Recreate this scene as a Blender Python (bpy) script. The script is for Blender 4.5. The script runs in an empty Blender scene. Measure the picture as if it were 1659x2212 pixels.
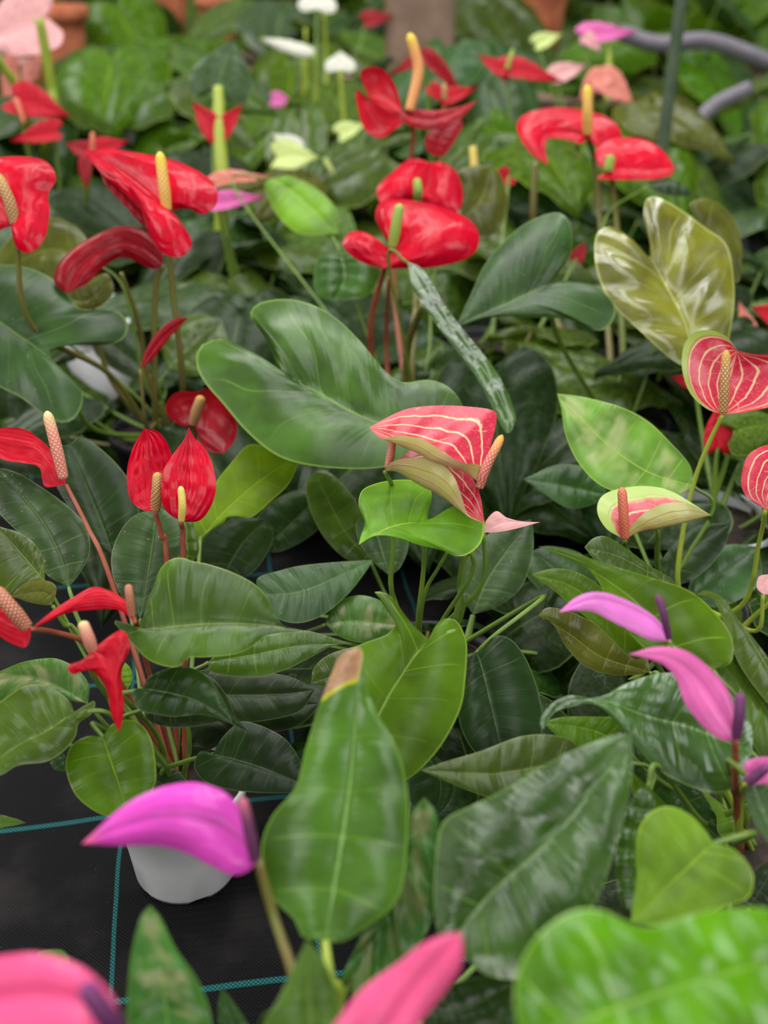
import bpy, bmesh, math, random
from mathutils import Vector, Matrix
random.seed(7)
S = bpy.context.scene
COL = S.collection

# ------------------------------------------------------------------ camera
W, H, F = 1659.0, 2212.0, 2372.0
PITCH = math.radians(30.0)
CAM = Vector((0, 0, 0.70))
FWD = Vector((0, math.cos(PITCH), -math.sin(PITCH)))
UPV = Vector((0, math.sin(PITCH), math.cos(PITCH)))
RGT = Vector((1, 0, 0))
cd = bpy.data.cameras.new('camera')
cam = bpy.data.objects.new('camera', cd)
COL.objects.link(cam)
cam.location = CAM
cam.rotation_euler = (math.radians(90) - PITCH, 0, 0)
cd.sensor_fit = 'VERTICAL'
cd.sensor_height = 36.0
cd.lens = F / H * 36.0
cd.clip_start = 0.02
cd.dof.use_dof = True
cd.dof.focus_distance = 0.84
cd.dof.aperture_fstop = 4.0
S.camera = cam

# ------------------------------------------------------------------ world and light
S.view_settings.view_transform = 'Standard'
S.view_settings.look = 'None'
S.view_settings.gamma = 1.0
S.view_settings.use_curve_mapping = False
S.view_settings.exposure = -0.38
wd = bpy.data.worlds.new('sky')
S.world = wd
wd.use_nodes = True
nt = wd.node_tree
nt.nodes.clear()
wo = nt.nodes.new('ShaderNodeOutputWorld')
bg = nt.nodes.new('ShaderNodeBackground')
tc = nt.nodes.new('ShaderNodeTexCoord')
sp = nt.nodes.new('ShaderNodeSeparateXYZ')
rp = nt.nodes.new('ShaderNodeValToRGB')
nz = nt.nodes.new('ShaderNodeTexNoise')
nz.inputs['Scale'].default_value = 3.2
nz.inputs['Detail'].default_value = 2.0
mul = nt.nodes.new('ShaderNodeMixRGB')
mul.blend_type = 'MULTIPLY'
mul.inputs[0].default_value = 1.0
r2 = nt.nodes.new('ShaderNodeValToRGB')
r2.color_ramp.elements[0].position = 0.47
r2.color_ramp.elements[0].color = (0.16, 0.18, 0.16, 1)
r2.color_ramp.elements[1].position = 0.57
r2.color_ramp.elements[1].color = (2.0, 2.0, 2.0, 1)
cr = rp.color_ramp
cr.elements[0].position = 0.0
cr.elements[0].color = (0.02, 0.03, 0.02, 1)
cr.elements[1].position = 1.0
cr.elements[1].color = (0.75, 0.78, 0.76, 1)
for p, c in ((0.5, (0.05, 0.07, 0.05)), (0.66, (0.10, 0.12, 0.10)), (0.80, (0.90, 0.93, 0.92))):
    e = cr.elements.new(p)
    e.color = (*c, 1)
mp = nt.nodes.new('ShaderNodeMath')
mp.operation = 'MULTIPLY_ADD'
mp.inputs[1].default_value = 0.5
mp.inputs[2].default_value = 0.5
nt.links.new(tc.outputs['Generated'], sp.inputs[0])
nt.links.new(sp.outputs['Z'], mp.inputs[0])
nt.links.new(mp.outputs[0], rp.inputs[0])
nt.links.new(tc.outputs['Generated'], nz.inputs['Vector'])
nt.links.new(nz.outputs['Fac'], r2.inputs[0])
nt.links.new(rp.outputs[0], mul.inputs[1])
nt.links.new(r2.outputs[0], mul.inputs[2])
nt.links.new(mul.outputs[0], bg.inputs['Color'])
bg.inputs['Strength'].default_value = 0.8
nt.links.new(bg.outputs[0], wo.inputs[0])

def area(name, loc, target, size, power, col):
    ld = bpy.data.lights.new(name, 'AREA')
    ld.shape = 'RECTANGLE'
    ld.size, ld.size_y = size
    ld.energy = power
    ld.color = col
    o = bpy.data.objects.new(name, ld)
    o.location = loc
    o.rotation_euler = (Vector(target) - Vector(loc)).to_track_quat('-Z', 'Y').to_euler()
    COL.objects.link(o)
    return o
area('added_overhead_softbox', (-0.6, 2.1, 3.2), (0, 1.1, 0.2), (1.4, 0.35), 26, (1, 0.99, 0.97))  # softboxes added overhead for shape and highlights, not actual roof panels
area('added_overhead_softbox', (1.3, 3.2, 3.2), (0.1, 1.5, 0.2), (0.4, 2.0), 34, (1, 1, 1))
for _y, _x, _w, _e in ((-.55, .1, .10, 11), (.35, -.2, .08, 11), (1.0, .3, .08, 12), (1.9, -.1, .10, 15), (2.9, .3, .14, 20)):
    area('added_highlight_strip', (_x, _y, 2.9), (_x * .8, _y, 0), (3.2, _w), _e, (1, 1, 1))  # thin strips added overhead to put streaky highlights on glossy leaves
area('added_fill_light', (-2.6, 0.4, 1.9), (0, 1.0, 0.2), (1.6, 1.2), 52, (1, 0.98, 0.95))  # large fill lights added around the plants, no windows there
area('added_fill_light', (2.4, 0.0, 2.1), (0, 1.0, 0.2), (1.6, 1.2), 46, (0.97, 0.99, 1))
area('added_fill_light', (0.2, -2.2, 1.7), (0, 1.0, 0.2), (2.0, 1.0), 44, (1, 0.98, 0.95))  # added frontal fill, brightens the white pot and plant fronts
area('added_fill_light', (-2.8, 3.6, 2.4), (0, 2.4, 0.2), (2.0, 1.2), 60, (1, 1, 0.98))

# ------------------------------------------------------------------ helpers
def P(x, y, d):
    return CAM + d * (FWD + RGT * ((x - W / 2) / F) - UPV * ((y - H / 2) / F))

def ray(x, y):
    return FWD + RGT * ((x - W / 2) / F) - UPV * ((y - H / 2) / F)

def ground(x, y, z=0.0):
    r = ray(x, y)
    return CAM + r * ((z - CAM.z) / r.z)

def cr_spline(pts, per=10):
    pts = [Vector(p) for p in pts]
    if len(pts) == 2:
        return [pts[0].lerp(pts[1], i / (per * 2)) for i in range(per * 2 + 1)]
    ext = [pts[0] * 2 - pts[1]] + pts + [pts[-1] * 2 - pts[-2]]
    out = []
    for i in range(1, len(ext) - 2):
        a, b, c, d = ext[i - 1:i + 3]
        for k in range(per):
            t = k / per
            out.append(0.5 * ((2 * b) + (c - a) * t + (2 * a - 5 * b + 4 * c - d) * t * t + (3 * b - a - 3 * c + d) * t ** 3))
    out.append(pts[-1])
    return out

def resample(poly, ts):
    acc = [0.0]
    for a, b in zip(poly, poly[1:]):
        acc.append(acc[-1] + (b - a).length)
    tot = acc[-1] or 1e-9
    out = []
    j = 0
    for t in ts:
        g = t * tot
        while j < len(acc) - 2 and acc[j + 1] < g:
            j += 1
        seg = acc[j + 1] - acc[j]
        out.append(poly[j].lerp(poly[j + 1], 0 if seg < 1e-12 else min(1, max(0, (g - acc[j]) / seg))))
    return out

def link(name, me, parent=None):
    o = bpy.data.objects.new(name, me)
    COL.objects.link(o)
    if parent is not None:
        o.parent = parent
        o.matrix_parent_inverse = Matrix.Translation(-wloc(parent))
    return o

def wloc(o):
    v = Vector((0, 0, 0))
    return Vector(o.get('_w', (0, 0, 0)))

def mesh_from_grid(name, grids, mat):
    me = bpy.data.meshes.new(name)
    vs, fs, uvs = [], [], []
    for rows, uv in grids:
        base = len(vs)
        n, m = len(rows), len(rows[0])
        for i in range(n):
            for j in range(m):
                vs.append(rows[i][j])
        for i in range(n - 1):
            for j in range(m - 1):
                fs.append((base + i * m + j, base + i * m + j + 1, base + (i + 1) * m + j + 1, base + (i + 1) * m + j))
                uvs.append((uv[i][j], uv[i][j + 1], uv[i + 1][j + 1], uv[i + 1][j]))
    me.from_pydata(vs, [], fs)
    ul = me.uv_layers.new(name='UVMap')
    k = 0
    for u4 in uvs:
        for u in u4:
            ul.data[k].uv = u
            k += 1
    me.polygons.foreach_set('use_smooth', [True] * len(me.polygons))
    me.materials.append(mat)
    me.update()
    return me

def plane_depth(base, d, n):
    B = P(base[0], base[1], d) - CAM
    k = B.dot(n)
    def f(x, y, off=0.0):
        dn = ray(x, y).dot(n)
        dd = k / dn if abs(dn) > 1e-6 else d
        dd = max(d * 0.72, min(d * 1.45, dd))
        return P(x, y, dd + off * 0.01)
    return f

def normal_of(a, b):
    return (-FWD + RGT * a + Vector((0, 0, 1)) * b).normalized()

def sheet(L, M, R, d, ab=(0, .9), fold=0.0, bulge=.22, quilt=.0025, nq=6, p=1.4, cup=False, wave=0.0, rows=46, half=10, droop=0.0):
    """blade between two margins and a midrib; all given where the plant stands"""
    n = normal_of(*ab)
    f = plane_depth(M[0], d, n)
    t3 = lambda q: f(q[0], q[1], q[2] if len(q) > 2 else 0)
    b, t = M[0], M[-1]
    ts = [i / rows for i in range(rows + 1)]
    Ls = resample(cr_spline([t3(q) for q in [b] + L + [t]]), ts)
    Rs = resample(cr_spline([t3(q) for q in [b] + R + [t]]), ts)
    Ms = resample(cr_spline([t3(q) for q in M]), [s ** p for s in ts])
    length = (Ms[-1] - Ms[0]).length
    ph = random.random() * 6
    G, UV = [], []
    for i, s in enumerate(ts):
        mid = Ms[i] + (Ms[i] - CAM).normalized() * (-fold * length * math.sin(math.pi * min(1, s ** p)))
        lo, ro = Ls[i], Rs[i]
        if wave:
            e = math.sin(math.pi * s)
            lo = lo + n * wave * length * math.sin(s * 17 + ph) * e
            ro = ro + n * wave * length * math.sin(s * 15 + ph * 2) * e
        if droop:
            dz = Vector((0, 0, -droop * length * s * s))
            mid, lo, ro = mid + dz, lo + dz, ro + dz
        row, uvr = [], []
        for j in range(-half, half + 1):
            w = abs(j) / half
            e = lo if j < 0 else ro
            if cup:
                v = j / half
                q = lo * (v * (v - 1) / 2) + mid * (1 - v * v) + ro * (v * (v + 1) / 2)
            else:
                q = mid.lerp(e, w)
            hw = (e - mid).length
            q = q + n * (w * (1 - w) * hw * bulge * 1.6)
            q = q + n * (quilt * length * math.sin(s * nq * 2 * math.pi + ph + w * 2) * 4 * w * (1 - w) * min(1, s * 4) * min(1, (1 - s) * 4))
            row.append(q)
            uvr.append((s, (j / half + 1) / 2))
        G.append(row)
        UV.append(uvr)
    return (G, UV), Ms[0], n

def tube(name, pts, r0, r1, mat, parent, seg=8, per=8, round_end=False, bulb=None):
    poly = cr_spline(pts, per)
    n = len(poly)
    me = bpy.data.meshes.new(name)
    G, UV = [], []
    up = Vector((0.31, 0.2, 0.93)).normalized()
    for i, q in enumerate(poly):
        tdir = (poly[min(i + 1, n - 1)] - poly[max(i - 1, 0)]).normalized()
        a = tdir.cross(up)
        if a.length < 1e-3:
            a = tdir.cross(Vector((1, 0, 0)))
        a.normalize()
        b = tdir.cross(a)
        s = i / (n - 1)
        r = r0 + (r1 - r0) * s
        if bulb:
            r *= bulb(s)
        row = [q + a * (r * math.cos(t * 2 * math.pi / seg)) + b * (r * math.sin(t * 2 * math.pi / seg)) for t in range(seg + 1)]
        G.append(row)
        UV.append([(t / seg, s) for t in range(seg + 1)])
    # close both ends
    for end in (0, -1):
        c = sum((v for v in G[end][:-1]), Vector()) / seg
        row = [c.copy() for _ in range(seg + 1)]
        uvr = [(t / seg, 0 if end == 0 else 1) for t in range(seg + 1)]
        if end == 0:
            G.insert(0, row); UV.insert(0, uvr)
        else:
            G.append(row); UV.append(uvr)
    me = mesh_from_grid(name, [(G, UV)], mat)
    return link(name, me, parent)

# ------------------------------------------------------------------ materials
class NT:
    def __init__(s, name):
        s.m = bpy.data.materials.new(name)
        s.m.use_nodes = True
        s.t = s.m.node_tree
        s.t.nodes.clear()
        s.out = s.n('ShaderNodeOutputMaterial')
    def n(s, kind, **kw):
        nd = s.t.nodes.new(kind)
        for k, v in kw.items():
            setattr(nd, k, v)
        return nd
    def put(s, sock, v):
        if isinstance(v, bpy.types.NodeSocket):
            s.t.links.new(v, sock)
        elif v is not None:
            if hasattr(sock, 'default_value'):
                if isinstance(v, (tuple, list)) and len(v) == 3 and sock.type == 'RGBA':
                    v = (*v, 1)
                sock.default_value = v
    def math(s, op, a, b=None, c=None, clamp=False):
        nd = s.n('ShaderNodeMath', operation=op)
        nd.use_clamp = clamp
        for i, v in enumerate((a, b, c)):
            if v is not None:
                s.put(nd.inputs[i], v)
        return nd.outputs[0]
    def mix(s, fac, a, b, mode='MIX'):
        nd = s.n('ShaderNodeMixRGB', blend_type=mode)
        s.put(nd.inputs[0], fac); s.put(nd.inputs[1], a); s.put(nd.inputs[2], b)
        return nd.outputs[0]
    def step(s, v, lo, hi, a=0.0, b=1.0):
        nd = s.n('ShaderNodeMapRange', interpolation_type='SMOOTHSTEP')
        for i, q in enumerate((v, lo, hi, a, b)):
            s.put(nd.inputs[i], q)
        return nd.outputs[0]
    def noise(s, scale, detail=3, vec=None, rough=.5):
        nd = s.n('ShaderNodeTexNoise')
        nd.inputs['Scale'].default_value = scale
        nd.inputs['Detail'].default_value = detail
        nd.inputs['Roughness'].default_value = rough
        if vec is None:
            tc = s.n('ShaderNodeTexCoord')
            vec = tc.outputs['Object']
        s.put(nd.inputs['Vector'], vec)
        return nd.outputs['Fac']
    def uv(s):
        nd = s.n('ShaderNodeUVMap')
        nd.uv_map = 'UVMap'
        x = s.n('ShaderNodeSeparateXYZ')
        s.put(x.inputs[0], nd.outputs[0])
        return nd.outputs[0], x.outputs[0], x.outputs[1]
    def bump(s, h, strength, dist=.001):
        nd = s.n('ShaderNodeBump')
        nd.inputs['Strength'].default_value = strength
        nd.inputs['Distance'].default_value = dist
        s.put(nd.inputs['Height'], h)
        return nd.outputs[0]
    def principled(s, col, rough=.4, nrm=None, spec=.5, sss=0, coat=0, trans=0):
        nd = s.n('ShaderNodeBsdfPrincipled')
        s.put(nd.inputs['Base Color'], col)
        s.put(nd.inputs['Roughness'], rough)
        nd.inputs['Specular IOR Level'].default_value = spec
        nd.inputs['Coat Weight'].default_value = coat
        nd.inputs['Coat Roughness'].default_value = .12
        if nrm is not None:
            s.put(nd.inputs['Normal'], nrm)
        return nd.outputs[0]
    def finish(s, sh):
        s.t.links.new(sh, s.out.inputs[0])
        return s.m

def leaf_mat(name, col, vein=None, back=None, rough=.25, transl=.22, nq=6, cream=None, brown=0.0, quilt=.3, spec=.5, coat=0.0, speck=False):
    m = NT(name)
    vein = vein or (col[0]*2.2+.07, col[1]*1.7+.10, col[2]*1.8+.03)
    back = back or tuple(c * 1.25 + .02 for c in col)
    uvv, u, v = m.uv()
    av = m.math('MULTIPLY', m.math('ABSOLUTE', m.math('SUBTRACT', v, .5)), 2.0)
    n1 = m.noise(22, 3)
    n2 = m.noise(160, 3)
    dark = tuple(c * .62 for c in col)
    c = m.mix(m.step(n1, .3, .72), dark, tuple(min(1, q * 1.28) for q in col))
    oi = m.n('ShaderNodeObjectInfo')
    hs = m.n('ShaderNodeHueSaturation')
    m.put(hs.inputs['Hue'], m.math('MULTIPLY_ADD', oi.outputs['Random'], .03, .487))
    m.put(hs.inputs['Value'], m.math('MULTIPLY_ADD', oi.outputs['Random'], .4, .82))
    m.put(hs.inputs['Color'], c)
    c = hs.outputs[0]
    if cream:
        mpn = m.n('ShaderNodeMapping')
        mpn.inputs['Scale'].default_value = (6, 1.3, 1)
        m.put(mpn.inputs['Vector'], uvv)
        nn = m.noise(1.0, 2, mpn.outputs[0])
        msk = m.math('MULTIPLY', m.step(nn, .44, .62), m.step(av, .92, .6))
        c = m.mix(m.math('MULTIPLY', msk, .6), c, cream)
    # lateral veins follow the rows
    uq = m.math('ADD', m.math('MULTIPLY', m.math('POWER', u, .8), float(nq)), m.math('MULTIPLY', m.noise(14, 1), .9))
    fr = m.math('ABSOLUTE', m.math('SUBTRACT', m.math('FRACT', m.math('ADD', uq, .5)), .5))
    lat = m.math('MULTIPLY', m.step(fr, .035, .0), m.step(av, .97, .7))
    c = m.mix(m.math('MULTIPLY', lat, m.step(u, .15, .6, .75, .16)), c, vein)
    wid = m.math('MULTIPLY_ADD', u, -.018, .030)
    midr = m.step(av, wid, m.math('MULTIPLY', wid, .4))
    c = m.mix(m.math('MULTIPLY', midr, .72), c, vein)
    hub = m.step(u, .030, .0)
    c = m.mix(m.math('MULTIPLY', hub, .6), c, vein)
    c = m.mix(m.math('MULTIPLY', m.step(av, .965, .99), .8), c, vein)
    if speck:
        vo = m.n('ShaderNodeTexVoronoi')
        vo.inputs['Scale'].default_value = 130
        tcc = m.n('ShaderNodeTexCoord')
        m.put(vo.inputs['Vector'], tcc.outputs['Object'])
        c = m.mix(m.math('MULTIPLY', m.step(vo.outputs['Distance'], .09, .04), .5), c, (.6, .62, .5))
    if brown:
        nb = m.noise(60, 3)
        side = m.math('MULTIPLY', m.math('SUBTRACT', .5, v), .20)
        lim = m.math('ADD', m.math('ADD', u, m.math('MULTIPLY', nb, .06)), side)
        c = m.mix(m.step(lim, brown - .02, brown - .008), c, (.45, .45, .02))
        c = m.mix(m.step(lim, brown, brown + .008), c, m.mix(n2, (.22, .09, .035), (.6, .34, .18)))
    hgt = m.math('ADD', m.math('MULTIPLY', m.math('COSINE', m.math('MULTIPLY', fr, 6.283)), -quilt), m.math('MULTIPLY', n2, .25))
    mpb = m.n('ShaderNodeMapping')
    mpb.inputs['Scale'].default_value = (21, 1.1, 1)
    m.put(mpb.inputs['Vector'], uvv)
    hgt = m.math('ADD', hgt, m.math('MULTIPLY', m.noise(1.0, 2, mpb.outputs[0]), 1.1 + 4.0 * max(0, spec - .5)))
    hgt = m.math('ADD', hgt, m.math('MULTIPLY', m.noise(55, 2), .35))
    bp = m.bump(hgt, .42, .0011)
    geo = m.n('ShaderNodeNewGeometry')
    c2 = m.mix(geo.outputs['Backfacing'], c, m.mix(m.math('MULTIPLY', m.math('ADD', midr, m.math('MULTIPLY', lat, .4)), .5), back, vein))
    ro = m.math('ADD', m.math('MULTIPLY', m.noise(35, 3), .16), rough - .10)
    pb = m.principled(c2, ro, bp, spec=spec * .6, coat=coat)
    tr = m.n('ShaderNodeBsdfTranslucent')
    m.put(tr.inputs[0], m.mix(1.0, c, (1.35, 1.5, .6), 'MULTIPLY'))
    mx = m.n('ShaderNodeMixShader')
    mx.inputs[0].default_value = transl
    m.t.links.new(pb, mx.inputs[1]); m.t.links.new(tr.outputs[0], mx.inputs[2])
    return m.finish(mx.outputs[0])

def spathe_mat(name, col, back=None, rough=.26, transl=.12, wrinkle=1.0, tipcol=None, coat=.3):
    m = NT(name)
    back = back or tuple(c * .6 for c in col)
    uvv, u, v = m.uv()
    av = m.math('MULTIPLY', m.math('ABSOLUTE', m.math('SUBTRACT', v, .5)), 2.0)
    n1 = m.noise(30, 3)
    c = m.mix(m.step(n1, .3, .7), tuple(q * .8 for q in col), tuple(min(1, q * 1.12) for q in col))
    if tipcol:
        c = m.mix(m.math('MULTIPLY', m.step(u, .86, 1.0), .8), c, tipcol)
    wv = m.math('SINE', m.math('MULTIPLY_ADD', v, 44.0, m.math('MULTIPLY', m.noise(34, 2), 17.0)))
    h = m.math('MULTIPLY', wv, .35)
    h = m.math('ADD', h, m.math('MULTIPLY', m.noise(90, 3), .9))
    h = m.math('ADD', h, m.math('MULTIPLY', m.step(av, .05, 0), -.8))
    bp = m.bump(h, .6 * wrinkle, .0011)
    geo = m.n('ShaderNodeNewGeometry')
    c2 = m.mix(geo.outputs['Backfacing'], c, back)
    pb = m.principled(c2, rough, bp, spec=.16, coat=coat * .5)
    tr = m.n('ShaderNodeBsdfTranslucent')
    m.put(tr.inputs[0], c)
    mx = m.n('ShaderNodeMixShader')
    mx.inputs[0].default_value = transl
    m.t.links.new(pb, mx.inputs[1]); m.t.links.new(tr.outputs[0], mx.inputs[2])
    return m.finish(mx.outputs[0])

def striped_mat(name, red=(.58, .010, .045), cream=(.85, .68, .36), green=(.38, .5, .09), back=(.55, .4, .2), edge=1.06, ns=5.0, skew=0.0):
    m = NT(name)
    uvv, u, v = m.uv()
    av = m.math('MULTIPLY', m.math('ABSOLUTE', m.math('SUBTRACT', v, .5)), 2.0)
    n1 = m.noise(60, 3)
    n2 = m.noise(420, 4, rough=.7)
    x = m.math('ADD', m.math('MULTIPLY', m.math('POWER', av, .8), ns), m.math('MULTIPLY', n1, .55))
    fr = m.math('ABSOLUTE', m.math('SUBTRACT', m.math('FRACT', x), .5))
    line = m.step(fr, .12, .02)
    y = m.math('ADD', m.math('MULTIPLY', u, 7.0), m.math('MULTIPLY', av, 2.2))
    fr2 = m.math('ABSOLUTE', m.math('SUBTRACT', m.math('FRACT', m.math('ADD', y, m.math('MULTIPLY', n1, .4))), .5))
    line2 = m.math('MULTIPLY', m.step(fr2, .05, .01), .5)
    c = m.mix(m.math('MULTIPLY', m.step(n2, .5, .68), .5), red, (.80, .14, .16))
    c = m.mix(m.math('MULTIPLY', m.math('MAXIMUM', line, m.math('MULTIPLY', line2, m.step(n1, .5, .65))), .8), c, cream)
    c = m.mix(m.step(m.math('ADD', m.math('ADD', av, m.math('MULTIPLY', m.math('SUBTRACT', .5, v), skew)), m.math('MULTIPLY', n1, .25)), edge + .10, edge + .24), c, green)
    bp = m.bump(m.math('ADD', m.math('MULTIPLY', line, -.5), n1), .5, .001)
    geo = m.n('ShaderNodeNewGeometry')
    bk = m.mix(m.step(n1, .35, .65), back, (.5, .47, .13))
    bk = m.mix(m.math('MULTIPLY', line, .4), bk, (.4, .2, .1))
    c2 = m.mix(geo.outputs['Backfacing'], c, bk)
    pb = m.principled(c2, .33, bp, coat=.15)
    tr = m.n('ShaderNodeBsdfTranslucent')
    m.put(tr.inputs[0], c)
    mx = m.n('ShaderNodeMixShader')
    mx.inputs[0].default_value = .12
    m.t.links.new(pb, mx.inputs[1]); m.t.links.new(tr.outputs[0], mx.inputs[2])
    return m.finish(mx.outputs[0])

def spadix_mat(name, base, tip, dot, cu=7, cv=13):
    m = NT(name)
    uvv, u, v = m.uv()
    a = m.math('ADD', m.math('MULTIPLY', u, float(cu)), m.math('MULTIPLY', v, float(cv)))
    b = m.math('SUBTRACT', m.math('MULTIPLY', u, float(cu)), m.math('MULTIPLY', v, float(cv)))
    fa = m.math('SUBTRACT', m.math('FRACT', a), .5)
    fb = m.math('SUBTRACT', m.math('FRACT', b), .5)
    r = m.math('SQRT', m.math('ADD', m.math('MULTIPLY', fa, fa), m.math('MULTIPLY', fb, fb)))
    dm = m.step(r, .34, .16)
    c = m.mix(m.step(v, .6, 1.0), base, tip)
    c = m.mix(m.math('MULTIPLY', dm, m.step(v, .97, .75, 0, .85)), c, dot)
    bp = m.bump(m.step(r, .45, .1), .5, .0007)
    return m.finish(m.principled(c, .5, bp))

def plain(name, col, rough=.5, bumps=0, scale=60, col2=None, spec=.5):
    m = NT(name)
    n = m.noise(scale, 4)
    c = m.mix(m.step(n, .3, .7), col, col2 or tuple(q * .75 for q in col))
    return m.finish(m.principled(c, rough, m.bump(n, bumps, .002) if bumps else None, spec=spec))

MT = {
    'mid': leaf_mat('leaf_mid_green', (.070, .122, .012)),
    'bright': leaf_mat('leaf_bright_green', (.085, .175, .006), spec=.3, transl=.3),
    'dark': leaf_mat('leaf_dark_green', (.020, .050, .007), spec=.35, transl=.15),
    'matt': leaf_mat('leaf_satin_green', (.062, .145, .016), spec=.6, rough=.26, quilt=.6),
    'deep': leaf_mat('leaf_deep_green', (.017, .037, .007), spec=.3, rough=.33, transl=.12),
    'grey': leaf_mat('leaf_blue_green', (.042, .098, .020), spec=.6, rough=.34, speck=True),
    'lime': leaf_mat('leaf_lime', (.215, .410, .024), transl=.4, rough=.34),
    'limehot': leaf_mat('leaf_translucent_lime', (.240, .430, .012), transl=.5, rough=.4),  # lime green with strong translucency
    'olive': leaf_mat('leaf_olive', (.110, .115, .012), back=(.10, .12, .015), transl=.35),
    'yellow': leaf_mat('leaf_yellow_olive', (.23, .24, .02), spec=1.0, vein=(.6, .62, .2), rough=.2, coat=.5, quilt=1.1),
    'cream': leaf_mat('leaf_lime_cream', (.20, .38, .05), cream=(.62, .66, .30), transl=.35),
    'vari': leaf_mat('leaf_scarred_green', (.06, .16, .02), cream=(.34, .32, .16), rough=.24),
    'browntip': leaf_mat('leaf_brown_tip', (.062, .165, .008), spec=.75, brown=.925, transl=.28, rough=.27),
    'gloss': leaf_mat('leaf_glossy', (.048, .115, .014), spec=1.0, rough=.2, quilt=1.0, coat=.4),
    'biggloss': leaf_mat('leaf_glossy_front', (.125, .31, .002), spec=.6, rough=.16, quilt=1.3, coat=.25, transl=.3, vein=(.36, .6, .12)),
    'red': spathe_mat('spathe_red', (.66, .002, .024)),
    'redsoft': spathe_mat('spathe_red_satin', (.52, .004, .018), wrinkle=.5, rough=.34, coat=.1),
    'darkred': spathe_mat('spathe_dark_red', (.34, .003, .012), wrinkle=.6, rough=.38),
    'purple': spathe_mat('spathe_purple', (.72, .07, .50), back=(.7, .2, .5), wrinkle=.25, rough=.24, tipcol=(.8, .12, .25)),
    'violet': spathe_mat('spathe_violet', (.74, .18, .58), back=(.6, .2, .5), wrinkle=.2, rough=.3),
    'pink': spathe_mat('spathe_pink', (.84, .10, .26), back=(.8, .2, .3), wrinkle=.2, rough=.26),
    'rose': spathe_mat('spathe_rose', (.72, .13, .40), back=(.7, .2, .4), wrinkle=.2, rough=.28),
    'palepink': spathe_mat('spathe_pale_pink', (.85, .42, .42), back=(.7, .35, .3), wrinkle=.3, rough=.4),
    'salmon': spathe_mat('spathe_salmon', (.80, .26, .20), back=(.7, .3, .2), wrinkle=.3, rough=.4),
    'white': spathe_mat('spathe_white', (.85, .83, .72), back=(.7, .72, .45), wrinkle=.3, rough=.4, tipcol=(.5, .6, .1)),
    'greenwhite': spathe_mat('spathe_green_white', (.62, .72, .25), back=(.5, .6, .15), wrinkle=.3, rough=.4),
    'stripe': striped_mat('spathe_striped_red'),
    'stripeleft': striped_mat('spathe_striped_green_side', edge=1.0, skew=.5),
    'stripegreen': striped_mat('spathe_striped_green', edge=.74, back=(.5, .52, .2)),
    'sp_yellow': spadix_mat('spadix_yellow', (.75, .36, .06), (.8, .6, .03), (.9, .72, .25)),
    'sp_plainyellow': spadix_mat('spadix_pale_yellow', (.78, .58, .12), (.8, .62, .15), (.82, .66, .2)),
    'sp_brown': spadix_mat('spadix_brown', (.42, .10, .05), (.55, .2, .12), (.85, .62, .4)),
    'sp_blush': spadix_mat('spadix_blush', (.72, .22, .16), (.85, .62, .28), (.9, .6, .42)),
    'sp_green': spadix_mat('spadix_green', (.30, .42, .06), (.35, .5, .08), (.4, .5, .12)),
    'sp_orange': spadix_mat('spadix_orange', (.80, .32, .10), (.85, .62, .05), (.85, .42, .16)),
    'sp_sunset': spadix_mat('spadix_coral_orange', (.50, .09, .06), (.85, .42, .06), (.85, .55, .42)),
    'sp_coral': spadix_mat('spadix_coral', (.62, .14, .07), (.7, .2, .1), (.68, .18, .1)),
    'sp_tan': spadix_mat('spadix_tan', (.40, .17, .05), (.62, .34, .06), (.8, .62, .35)),
    'sp_purple': spadix_mat('spadix_purple', (.12, .02, .10), (.20, .03, .16), (.2, .05, .17), 9, 17),
    'sp_violet': spadix_mat('spadix_dull_purple', (.12, .02, .09), (.55, .12, .2), (.14, .03, .1), 9, 17),
    'stemgreen': plain('stem_green', (.16, .26, .03), .42, col2=(.12, .2, .03)),
    'stemolive': plain('stem_olive', (.16, .17, .03), .42, col2=(.20, .14, .04)),
    'stemred': plain('stem_red_brown', (.30, .05, .03), .42, col2=(.34, .09, .04)),
    'stemlime': plain('stem_lime', (.30, .40, .04), .4, col2=(.36, .42, .05)),
    'soil': plain('bark_soil', (.055, .032, .022), .9, 1.0, 120, (.02, .012, .01)),
    'terra': plain('terracotta', (.52, .15, .06), .8, .3, 25, (.36, .09, .04)),
    'black': plain('black_plastic', (.02, .02, .022), .4),
    'wood': plain('weathered_wood', (.33, .21, .15), .85, .5, 20, (.24, .15, .11)),
    'glare': plain('grey_cloth_glare', (.20, .18, .21), .5),  # grey tone of the glare on the weed cloth
    'stake': plain('green_cane', (.10, .14, .08), .6, .2, 30, (.07, .1, .06)),
}
def pot_mat(name, col, t=.25):
    m = NT(name)
    n = m.noise(30, 3)
    c = m.mix(n, col, tuple(q * .8 for q in col))
    pb = m.principled(c, .38)
    tr = m.n('ShaderNodeBsdfTranslucent')
    m.put(tr.inputs[0], col)
    mx = m.n('ShaderNodeMixShader')
    mx.inputs[0].default_value = t
    m.t.links.new(pb, mx.inputs[1]); m.t.links.new(tr.outputs[0], mx.inputs[2])
    return m.finish(mx.outputs[0])
MT['pot'] = pot_mat('milky_plastic', (.93, .92, .94))
MT['potgrey'] = pot_mat('grey_plastic', (.36, .35, .38), .1)

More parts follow.
